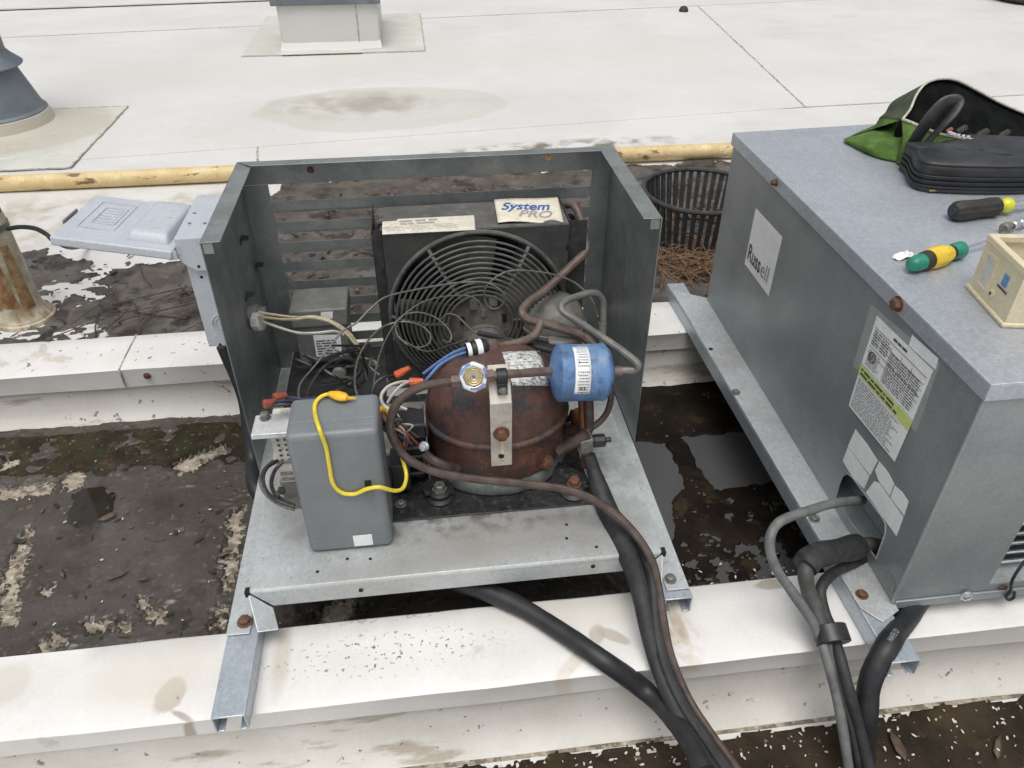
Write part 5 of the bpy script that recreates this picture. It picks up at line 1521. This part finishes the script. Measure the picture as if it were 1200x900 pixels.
obj('hook_rod', MB().tube(spline([Vector((.985, P0.y + .06, .25)), at(1199, 660, 'y', P0.y - .004), at(1184, 692, 'y', P0.y - .008), at(1179, 699, 'y', P0.y - .009), at(1182, 703, 'y', P0.y - .009), at(1188, 700, 'y', P0.y - .009), at(1189, 694, 'y', P0.y - .009)], 6), .0024, 7), 'rubber', B)
p = at(1175, 690, 'y', P0.y - .002)
obj('rust_spot', MB().lathe([(.008, 0), (.007, .0012)], p, (0, -1, 0), 12), 'bolt_rust', B)
# lid with a turned-down edge
e = .005
lx = [Vector((P0.x - e, P0.y - e, 0)), Vector((Q0.x + e, Q0.y - e, 0)), Vector((Q1.x + e, Q1.y + e, 0)), Vector((P1.x - e, P1.y + e, 0))]
ZTL = .4555
lidm = MB().slab([up(p, ZTL) for p in lx], (0, 0, -.002))
for i in range(4):
    a, b = lx[i], lx[(i + 1) % 4]
    inw = Z_.cross(b - a).normalized() * .0018
    lidm.slab([up(a, ZTL - .002), up(b, ZTL - .002), up(b, ZTL - .026), up(a, ZTL - .026)], inw)
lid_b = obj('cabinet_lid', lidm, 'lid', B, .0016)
for q in [(1058, 342), (912, 204)]:
    p = on(*q, lx[0], SN)
    hexbolt(B, Vector((p.x, p.y, ZTL - .012)) + SN * .0004, SN, .0088 if q[0] > 1000 else .0055, .009, 'bolt_rust', 'lid_screw')
hexbolt(B, at(1132, 698, 'y', P0.y - .0045), (0, -1, 0), .0075, .005, 'chrome', 'panel_screw')
for q, mm in [((1010, 697), 'bolt_rust'), ((954, 608), 'bolt'), ((862, 460), 'bolt')]:
    hexbolt(B, at(*q, 'z', .0387), Z_, .0072, .005, mm)
dot(B, at(833, 409, 'z', .0387), Z_, .005)
k0 = S(1032, 704, .0004)
obj('knockout_hole', MB().lathe([(.0165, 0), (.0165, .0008)], Vector((k0.x, k0.y, max(k0.z, ZB + .018))), SN, 20), 'panel', B)
for q in [(870, 430), (958, 566)]:
    dot(B, S(*q, .0), SN, .0028)
obj('tab_clip', MB().tube(spline([S(836, 393, .002), S(833, 386, .008), S(836, 383, .006), S(838, 388, .001)], 4), .003, 6), 'chrome', B)
# labels on the side
def side_label(name, pts, m, lift, par=B):
    ps = [S(a, b, lift) for a, b in pts]
    return obj(name, MB().slab(ps, SN * .0005), m, par), ps
ru, rp = side_label('maker_label', [(886, 244), (917, 278), (901, 347), (873, 309)], 'label_white', .0003)
xd = (rp[2] - rp[3]).normalized()
yd = (rp[0] - rp[3]).normalized()
text('lettering', 'Russ', 'ink', ru, rp[3] + xd * .008 + yd * .018 + SN * .0006, xd, yd, .050, 1, 0, .018, width=(rp[2] - rp[3]).length * .50)
text('lettering', 'ell', 'ink_grey', ru, rp[3] + xd * (.012 + (rp[2] - rp[3]).length * .51) + yd * .018 + SN * .0006, xd, yd, .050, 1, 0, .0, width=(rp[2] - rp[3]).length * .27)
side_label('label_backing', [(1021, 356), (1102, 425), (1074, 507), (1000, 429)], 'label_grey', .0002)
side_label('small_tag', [(1070, 392), (1101, 420), (1097, 433), (1066, 405)], 'label_white', .0010)
sp1, spp = side_label('spec_label', [(1029, 370), (1095, 434), (1071, 492), (1011, 425)], 'label_white', .0014)
xd = (spp[1] - spp[0]).normalized()
yd = (spp[0] - spp[3]).normalized()
W, H = (spp[1] - spp[0]).length, (spp[0] - spp[3]).length
L0 = spp[3] + SN * .0006
small_print(sp1, L0 + xd * W * .06 + yd * H * .05, xd, yd, W * .26, H * .34, 7, 'ink_grey', 11, .4)
small_print(sp1, L0 + xd * W * .40 + yd * H * .05, xd, yd, W * .55, H * .62, 13, 'ink', 12, .42, 3)
small_print(sp1, L0 + xd * W * .05 + yd * H * .48, xd, yd, W * .32, H * .30, 6, 'ink', 13, .42, 2)
small_print(sp1, L0 + xd * W * .36 + yd * H * .88, xd, yd, W * .26, H * .05, 1, 'ink', 14, .9)
rl = MB()
for vv in (.30, .42, .54, .66, .80):
    a = L0 + yd * H * vv + SN * .0003
    rl.slab([a + xd * W * .04, a + xd * W * .96, a + xd * W * .96 + yd * .0012, a + xd * W * .04 + yd * .0012], SN * .0002)
for uu in (.38, .56, .74):
    a = L0 + xd * W * uu + yd * H * .05 + SN * .0003
    rl.slab([a, a + xd * .0012, a + xd * .0012 + yd * H * .7, a + yd * H * .7], SN * .0002)
obj('ruled_lines', rl, 'ink_grey', sp1)
uc = L0 + xd * W * .14 + yd * H * .27
obj('round_mark', MB().ringtube(uc + SN * .0006, xd, yd, .0085, .0011, 24, 5), 'ink', sp1)
text('lettering', 'UL', 'ink', sp1, uc - xd * .0052 - yd * .0042 + SN * .0003, xd, yd, .0125, 1, 0, .02, width=.0100)
sp2, s2p = side_label('notice_label', [(1011, 426), (1071, 493), (1050, 541), (996, 475)], 'label_white', .0018)
xd = (s2p[1] - s2p[0]).normalized()
yd = (s2p[0] - s2p[3]).normalized()
W, H = (s2p[1] - s2p[0]).length, (s2p[0] - s2p[3]).length
L0 = s2p[3] + SN * .0006
gb = L0 + yd * H * .76
obj('green_band', MB().slab([gb, gb + xd * W * 1.0, L0 + xd * W + yd * H, L0 + yd * H], SN * .0003), 'label_green', sp2)
small_print(sp2, gb + xd * W * .04 + yd * H * .03 + SN * .0003, xd, yd, W * .92, H * .18, 2, 'ink', 15, .5)
small_print(sp2, L0 + xd * W * .04 + yd * H * .05, xd, yd, W * .92, H * .68, 13, 'ink_grey', 16, .42)
for pts in [[(1003, 503), (1016, 520), (1029, 540), (1020, 557), (994, 523)], [(994, 524), (1019, 558), (1013, 573), (1000, 560), (988, 540)],
            [(1031, 541), (1040, 552), (1048, 567), (1043, 581), (1030, 563), (1026, 551)], [(1049, 569), (1058, 577), (1065, 588), (1060, 604), (1044, 583)],
            [(1025, 564), (1031, 566), (1042, 582), (1059, 606), (1051, 628), (1035, 606), (1015, 577)]]:
    side_label('torn_label', pts, 'label_white', .0004)

# ------------------------------------------------------------------ hoses at the cabinet
o = line('grey_flexible_line', [(1010, 586, .83), (990, 588, .80), (968, 592, .775), (950, 598, .76), (930, 604, .745), (912, 613, .735), (903, 628, .72), (903, 648, .705), (912, 670, .69), (927, 692, .672), (944, 716, .652), (958, 740, .632), (968, 768, .605), (978, 805, .575), (987, 850, .54), (996, 910, .50)], .0075, 'conduit', None, 12)
tag(o, 'thin grey line curving out of the cabinet opening and down the hose bundle', 'refrigerant line')
o = line('insulated_line', [(1032, 640, .775), (1015, 638, .765), (1000, 642, .755), (978, 646, .742), (958, 652, .728), (946, 660, .715), (944, 674, .70), (948, 694, .685), (956, 716, .664), (966, 742, .636), (978, 776, .60), (992, 816, .566), (1004, 858, .535), (1016, 912, .50)], .0118, 'foam_grey', None, 14)
tag(o, 'faded black insulated line bending down from the cabinet opening over the near sleeper', 'refrigerant line')
o = line('foam_sleeve', [(1005, 640, .758), (985, 645, .745), (964, 649, .732), (950, 655, .72), (943, 664, .71)], .0195, 'foam', None, 14)
tag(o, 'short thick black foam sleeve wrapped round the line at the cabinet opening', 'pipe insulation')
o = line('black_side_line', [(1035, 645, .78), (1022, 652, .77), (1012, 656, .76), (1000, 660, .75), (976, 672, .72), (962, 690, .69), (966, 716, .664), (976, 742, .634), (984, 768, .60), (994, 806, .565), (1006, 850, .535), (1022, 912, .49)], .0085, 'foam', None, 12)
tag(o, 'thin black line running beside the faded insulated line in the bundle', 'refrigerant line')
tb0 = at(974, 744, 'y', .628)
o = obj('tape_band', MB().lathe([(.0245, -.013), (.026, -.012), (.026, .012), (.0245, .013)], tb0, at(982, 770, 'y', .600) - at(968, 728, 'y', .648), 24, .8), 'tape')
tag(o, 'black tape band holding the hose bundle together above the near sleeper edge', 'tape band')
o = line('lettered_hose', [(1140, 620, 'z', .0175), (1104, 668, 'z', .0175), (1078, 702, 'z', .0175), (1060, 728, 'z', .0175), (1043, 752, .607), (1028, 778, .585), (1018, 806, .57), (1014, 846, .55), (1012, 900, .53)], .0165, 'rubber', None, 18)
tag(o, 'smooth black hose with pale lettering coming from under the cabinet corner', 'hose')
# pale lettering printed along that hose
h0, h1 = at(1040, 750, 'y', .585), at(1056, 728, 'y', .625)
hx = (h1 - h0).normalized()
hn = Vector(CAM) - h0
hn = (hn - hx * hn.dot(hx)).normalized()
hy = hn.cross(hx)
text('lettering', 'HAFEI D', 'ink_pale', o, h0 + hn * .001 - hy * .006, hx, hy, .011, 1, 0, .0, width=.036)

# ------------------------------------------------------------------ things lying on the cabinet lid
ZC = ZTL + .0005
def on_lid(px, py, h=0.0):
    return at(px, py, 'z', ZC + h)
# black and yellow screwdriver
def driver(name, label, tip, tail, prof_list, shaft_r, shaft_end):
    p0, p1 = tail, tip
    ax = (p1 - p0)
    L = ax.length
    t = thing(name, label, 'screwdriver', (p0.x, p0.y, ZC))
    for nm, mm, pr_, n in prof_list:
        mb = MB().lathe([(r, h * L) for r, h in pr_], p0, ax, 48 if nm == 'grip' else n)
        if nm == 'grip':
            an = ax.normalized()
            for i, q in enumerate(mb.v):
                ring, k = divmod(i, 48)
                if 1 < ring < len(pr_) - 1:
                    q = Vector(q)
                    c = p0 + an * (q - p0).dot(an)
                    mb.v[i] = tuple(c + (q - c) * (1 + .06 * math.cos(8 * 2 * math.pi * k / 48)))
        obj(nm, mb, mm, t, ang=50)
    obj('shaft', MB().tube([p1 - ax.normalized() * .004, p0 + ax.normalized() * shaft_end], shaft_r, 10), 'shaft', t)
    return t
r1 = .0165
driver('screwdriver', 'black gripped screwdriver with a clear yellow collar, beside the black case', at(1186, 239.5, 'z', ZC + r1), at(1116, 248, 'z', ZC + r1),
       [('grip', 'grip_black', [(.006, 0), (.0125, .01), (.0155, .06), (r1, .12), (r1, .2), (.0150, .45), (.0160, .68), (.0155, .72), (.0135, .755)], 16),
        ('butt_cap', 'navy_wire', [(.007, -.008), (.0075, .01)], 8),
        ('collar', 'grip_yellow_clear', [(.0085, .75), (.0115, .79), (.0095, .83), (.0135, .88), (.0135, .93), (.0075, 1.0)], 12)], .0042, .30)
r2 = .0155
driver('screwdriver', 'stubby yellow and green screwdriver lying near the lid edge', at(1129, 291.5, 'z', ZC + .013), at(1066, 311, 'z', ZC + .014),
       [('grip_end', 'grip_green', [(.004, 0), (.0100, .03), (.0125, .12), (.0125, .23)], 16),
        ('dark_band', 'grip_black', [(.0130, .22), (.0140, .25), (.0145, .36)], 16),
        ('grip', 'grip_yellow', [(.0150, .34), (.0168, .42), (.0160, .58), (.0125, .71)], 16),
        ('dark_band', 'grip_black', [(.0120, .69), (.0105, .75), (.0110, .80)], 16),
        ('collar', 'grip_green', [(.0115, .78), (.0135, .84), (.0135, .95), (.0090, 1.0), (.003, 1.01)], 10)], .0022, .26)
# beige plastic box with an open top
bA, bB = on_lid(1132.5, 336.5), on_lid(1174.5, 383.5)
bt = bB - bA
BH = .085
bxn = Vector((bt.y, -bt.x, 0)).normalized()
if bxn.x < 0:
    bxn = -bxn
bL = bt.length
bu = bt.normalized()
bw = .135
def BX(u, v, w):
    return Vector((bA.x, bA.y, ZC)) + bu * u + bxn * v + Z_ * w
bx = thing('plastic_box', 'small beige plastic box with an open top, on the lid beside the screwdrivers', 'plastic box', (bA.x, bA.y, ZC))
top_in = .010
outer = [BX(0, 0, BH), BX(bL, 0, BH), BX(bL, bw, BH), BX(0, bw, BH)]
inner = [BX(top_in, top_in, BH), BX(bL - top_in, top_in, BH), BX(bL - top_in, bw - top_in, BH), BX(top_in, bw - top_in, BH)]
def BB(u0, u1, v0, v1, w0, w1):
    return MB().hexa([BX(u0, v0, w0), BX(u1, v0, w0), BX(u1, v1, w0), BX(u0, v1, w0), BX(u0, v0, w1), BX(u1, v0, w1), BX(u1, v1, w1), BX(u0, v1, w1)])
obj('box_rim', MB().slab_hole(outer, [inner], (0, 0, -.010)), 'beige', bx, .0015)
for a in ((.002, bL - .002, .002, .005), (.002, bL - .002, bw - .005, bw - .002), (.002, .005, .005, bw - .005), (bL - .005, bL - .002, .005, bw - .005)):
    obj('box_wall', BB(*a, .006, BH - .0105), 'beige', bx)
obj('box_foot', BB(-.002, bL + .002, -.002, bw + .002, 0, .0058), 'beige', bx, .0015)
obj('inner_tray', BB(.006, bL - .006, .006, bw - .006, .030, .033), 'beige_in', bx)
def BF(name, u0, u1, w0, w1, m, d=.0012):
    return obj(name, BB(u0, u1, .002 - d, .0025, w0, w1), m, bx)
lbx = bL
for a in ((.14, .17, .22, .88), (.38, .41, .22, .88), (.17, .38, .82, .88), (.17, .38, .22, .27)):
    BF('window_frame', lbx * a[0], lbx * a[1], BH * a[2] * .9, BH * a[3] * .9, 'beige', .002)
BF('window_recess', lbx * .172, lbx * .378, BH * .25, BH * .73, 'beige_in', .0003)
lg = obj('blue_mark', BB(lbx * .62, lbx * .74, .0008, .0025, BH * .50, BH * .70), 'blue_logo', bx, .002)
BF('mark_line', lbx * .56, lbx * .80, BH * .43, BH * .465, 'ink', .0005)
kp = BX(lbx * .52, .002, BH * .26)
obj('button_ring', MB().lathe([(.0065, 0), (.0065, .0015), (.0045, .002)], kp, -bxn, 16), 'beige', bx)
obj('button', MB().lathe([(.0028, .001), (.0026, .0025)], kp, -bxn, 12), 'bolt_rust', bx)
# nut drivers / bits at the right edge
ss = thing('socket_bits', 'small dark socket bits on a ring at the right edge of the lid', 'socket bits', on_lid(1180, 272))
for q, r, L, mm in [((1176, 268, 1184, 264), .0085, .02, 'bolt'), ((1186, 265, 1194, 261), .008, .02, 'chrome'), ((1194, 262, 1203, 258), .0075, .022, 'chrome')]:
    a, b = at(q[0], q[1], 'z', ZC + r), at(q[2], q[3], 'z', ZC + r)
    obj('socket', MB().lathe([(r * .75, 0), (r, .002), (r, L * .5), (r * .8, L * .55), (r * .8, L)], a, b - a, 12), mm, ss)
obj('bit', MB().tube([at(1172, 274, 'z', ZC + .003), at(1186, 271, 'z', ZC + .003), at(1204, 263, 'z', ZC + .003)], .003, 6), 'bolt', ss)
pf = [on_lid(1046, 301), on_lid(1050, 296), on_lid(1060, 294), on_lid(1069, 297), on_lid(1070, 301), on_lid(1062, 303), on_lid(1052, 304)]
rgc = random.Random(4)
hz = [[rgc.uniform(.0005, .007) for _ in range(9)] for _ in range(7)]
def chip(u, v):
    a_, b_ = pf[0] * (1 - u) + pf[4] * u, (pf[2] - pf[6]) * .5
    w_ = math.sin(math.pi * min(.97, max(.05, u))) ** .6
    p = a_ + b_ * (v * 2 - 1) * w_
    return Vector((p.x, p.y, ZC + hz[min(6, int(v * 6 + .5))][min(8, int(u * 8 + .5))] * w_ + .0004))
o = obj('foil_scrap', MB().grid(chip, 8, 6), 'label_white', None, solid=.0006, ang=10)
tag(o, 'crumpled scrap of pale foil near the edge of the lid', 'scrap')

# ---- green zip bag, lying open, and the black case in front of it
G = thing('tool_bag', 'green canvas zip bag lying open with dark lining, behind the black case', 'tool bag', on_lid(1080, 190))
def loft(sections, close=False):
    mb = MB()
    n = len(sections[0])
    vs = [p for s in sections for p in s]
    fs = []
    for i in range(len(sections) - 1):
        for k in range(n - 1 + (1 if close else 0)):
            a, b = i * n + k, i * n + (k + 1) % n
            fs.append((a, b, b + n, a + n))
    mb.add(vs, fs)
    return mb
V_ = lambda px, py, h: at(px, py, 'z', ZC + h)
# upper flap rim (zip line) rises from the left corner, arches and runs right
rimA = spline([at(1057, 140, 'y', 1.44), at(1066, 128, 'y', 1.45), at(1074, 110, 'y', 1.47), at(1086, 97, 'y', 1.49), at(1104, 92.5, 'y', 1.50), at(1122, 95, 'y', 1.51), at(1146, 107, 'y', 1.51), at(1172, 121, 'y', 1.50), at(1204, 135, 'y', 1.49), at(1240, 152, 'y', 1.48)], 6)
rimB = spline([at(1057, 140, 'y', 1.44), at(1068, 144, 'y', 1.41), at(1082, 150, 'y', 1.38), at(1100, 157, 'y', 1.36), at(1116, 160, 'y', 1.35), at(1132, 163, 'y', 1.345), at(1160, 166, 'y', 1.34), at(1204, 168, 'y', 1.34), at(1240, 170, 'y', 1.34), at(1262, 172, 'y', 1.34)], 6)
backbase = [Vector((p.x + .01, p.y + .10, ZC + .004)) for p in rimA]
mid = [(a * .45 + b * .55) + Vector((0, .03, .012)) for a, b in zip(rimA, backbase)]
obj('bag_flap', loft([backbase, mid, rimA]), 'olive_cloth', G, solid=.0022, ang=70)
inn = [a * .55 + b * .45 + Vector((0, .012, -.025)) for a, b in zip(rimA, rimB)]
inn2 = [a * .3 + b * .7 + Vector((0, .01, -.045)) for a, b in zip(rimA, rimB)]
for pl_ in (inn, inn2):
    for k, p in enumerate(pl_):
        pl_[k] = Vector((p.x, p.y, max(p.z, ZC + .006)))
off = [p + Vector((0, .004, -.004)) for p in rimA]
offB = [p + Vector((0, .004, -.004)) for p in rimB]
obj('bag_lining', loft([off, inn, inn2, offB]), 'black_cloth', G, solid=.001, ang=70)
frontbase = [V_(1050, 190, .003), V_(1060, 196, .003), V_(1075, 202, .003), V_(1100, 206, .003), V_(1130, 208, .003)]
frontbase = spline(frontbase, 14)[:len(rimB)]
frontbase += [frontbase[-1] + Vector((.004 * k, 0, 0)) for k in range(1, len(rimB) - len(frontbase) + 1)]
bulg = [(a * .5 + b * .5) + Vector((0, -.012, .006)) for a, b in zip(rimB, frontbase)]
obj('bag_side', loft([rimB, bulg, frontbase]), 'green_cloth', G, solid=.002, ang=70)
# pointed green end lying flat at the left
tipb = [V_(1057, 140, .0), V_(1036, 143, .03), V_(1012, 152, .018), V_(989, 164, .006), V_(1004, 175, .004), V_(1024, 183, .004), V_(1040, 189, .004), V_(1056, 190, .004)]
rim0 = rimA[0]
g0 = [rim0, V_(1037, 143, .022), V_(1014, 152, .012), V_(989, 163.5, .004)]
g1 = [rim0 + Vector((.004, -.025, -.022)), V_(1046, 156, .030), V_(1018, 163, .020), V_(990, 165, .006)]
g2 = [V_(1064, 172, .026), V_(1050, 172, .022), V_(1022, 174, .016), V_(992, 166.5, .004)]
g3 = [V_(1068, 190, .003), V_(1048, 189, .002), V_(1024, 183, .002), V_(993, 168, .001)]
def fine(g):
    return spline(g, 6)
gs = [fine(g) for g in (g0, g1, g2, g3)]
gg = []
for k in range(len(gs[0])):
    col = spline([s[k] for s in gs], 5)
    gg.append(col)
obj('bag_end', loft(gg), 'green_cloth', G, solid=.0022, ang=70)
obj('bag_gusset', loft([[rimA[0], rimA[1], rimA[3]], [mid[0], mid[1], mid[3]], [backbase[0], backbase[1], backbase[3]]]), 'green_cloth', G, solid=.001)
pt_ = [rimA[0], V_(1037, 143, .022), V_(1014, 152, .012), V_(989, 163.5, .004), backbase[0] + Vector((-.02, -.01, 0)), backbase[0], mid[0]]
obj('bag_gusset', MB().add(pt_ + [sum(pt_, Vector()) / len(pt_)], [(i, (i + 1) % len(pt_), len(pt_)) for i in range(len(pt_))]), 'green_cloth', G, solid=.001)
zp = MB().tube([p + Vector((0, -.002, .001)) for p in rimA], .0024, 7)
obj('zip_edge', zp, 'zip', G)
obj('zip_edge', MB().tube([p + Vector((0, -.002, .001)) for p in rimB], .0028, 7), 'zip', G)
th = []
zz = spline([at(1110, 156.5, 'y', 1.352), at(1116, 159, 'y', 1.35), at(1132, 162, 'y', 1.345)], 6)
for k, p in enumerate(zz[::2]):
    obj('zip_tooth', MB().box(p.x - .003, p.x + .003, p.y - .006, p.y - .003, p.z + .002, p.z + .006), 'label_white', G)
for q, mm, s in [((1112, 153), 'red_dull', .007), ((1126, 153), 'grip_black', .012), ((1150, 158), 'grip_black', .014), ((1176, 158), 'grip_black', .012)]:
    p = at(*q, 'y', 1.375)
    obj('tool', MB().lathe([(s * .3, -s), (s * .6, -s * .6), (s * .6, s), (s * .3, s * 1.3)], p, (1, .4, .3), 8), mm, G)

K = thing('black_case', 'black zippered case with a webbing loop handle, lying in front of the green bag', 'zip case', on_lid(1130, 220))
foot = [on_lid(1060, 206), on_lid(1064, 217), on_lid(1074, 223.5), on_lid(1092, 226.5), on_lid(1130, 228.5), on_lid(1170, 229), on_lid(1215, 228), on_lid(1262, 226)]
fr, fl_ = foot[-1], foot[0]
bl = V_(1080, 176, .052)
foot += [Vector((fr.x + .012, fr.y + .02, 0)), Vector((fr.x + .02, fr.y + .13, 0)), Vector((fr.x - .01, fr.y + .155, 0)),
         Vector((bl.x + .12, bl.y + .075, 0)), Vector((bl.x + .045, bl.y + .035, 0)), Vector((bl.x + .005, bl.y + .002, 0)), Vector((fl_.x + .008, fl_.y + .035, 0))]
foot = [Vector((p.x, p.y, 0)) for p in foot]
ring0 = spline(foot + [foot[0]], 5)[:-1]
cen = sum(ring0, Vector()) / len(ring0)
nrms = []
for i, p in enumerate(ring0):
    t = ring0[(i + 1) % len(ring0)] - ring0[i - 1]
    nrms.append(Vector((t.y, -t.x, 0)).normalized())
def loop(inset, z):
    return [Vector((p.x - n_.x * inset, p.y - n_.y * inset, ZC + z)) for p, n_ in zip(ring0, nrms)]
def inner_loop(f, z):
    out = []
    for i, p in enumerate(loop(.010, 0)):
        q = p * (1 - f) + cen * f
        out.append(Vector((q.x, q.y, ZC + z + .0045 * math.sin(q.x * 31 + q.y * 22) * f + .003 * math.sin(q.x * 70 - q.y * 55) * f)))
    return out
secs = [loop(.004, .0005), loop(0, .006), loop(.001, .012), loop(.002, .0125), loop(0, .021), loop(.002, .0215), loop(0, .030), loop(.002, .0305), loop(.001, .042), loop(.003, .049), loop(.008, .0535),
        inner_loop(.05, .056), inner_loop(.2, .059), inner_loop(.45, .060), inner_loop(.7, .058), inner_loop(.96, .057)]
case = obj('case_body', loft(secs, True), 'leather', K, ang=60)
for z, q in [(.0515, .0035), (.0305, -.0008), (.0213, -.0008), (.0123, -.0008)]:
    lp_ = loop(q, z)
    obj('piping', MB().tube(lp_ + [lp_[0]], .0017, 6, False), 'rubber', case)
kfl = ring0
hl = spline([at(1067, 173, 'y', 1.36), at(1075, 160, 'y', 1.355), at(1089, 140, 'y', 1.35), at(1103, 124, 'y', 1.35), at(1113, 119, 'y', 1.35), at(1123, 120, 'y', 1.345), at(1119, 131, 'y', 1.335), at(1106, 146, 'y', 1.33), at(1093, 160, 'y', 1.335), at(1080, 174, 'y', 1.34)], 6)
rr_ = [float(v) for v in np.interp(np.linspace(0, 1, len(hl)), [0, .25, .5, .62, .8, 1], [.013, .0145, .013, .009, .007, .007])]
obj('loop_handle', MB().tube(hl, rr_, 12, True, .42), 'leather', K, ang=60)
obj('zip_pull', MB().box(kfl[14].x, kfl[14].x + .03, kfl[14].y - .004, kfl[14].y - .0015, ZC + .004, ZC + .007), 'brass', case)
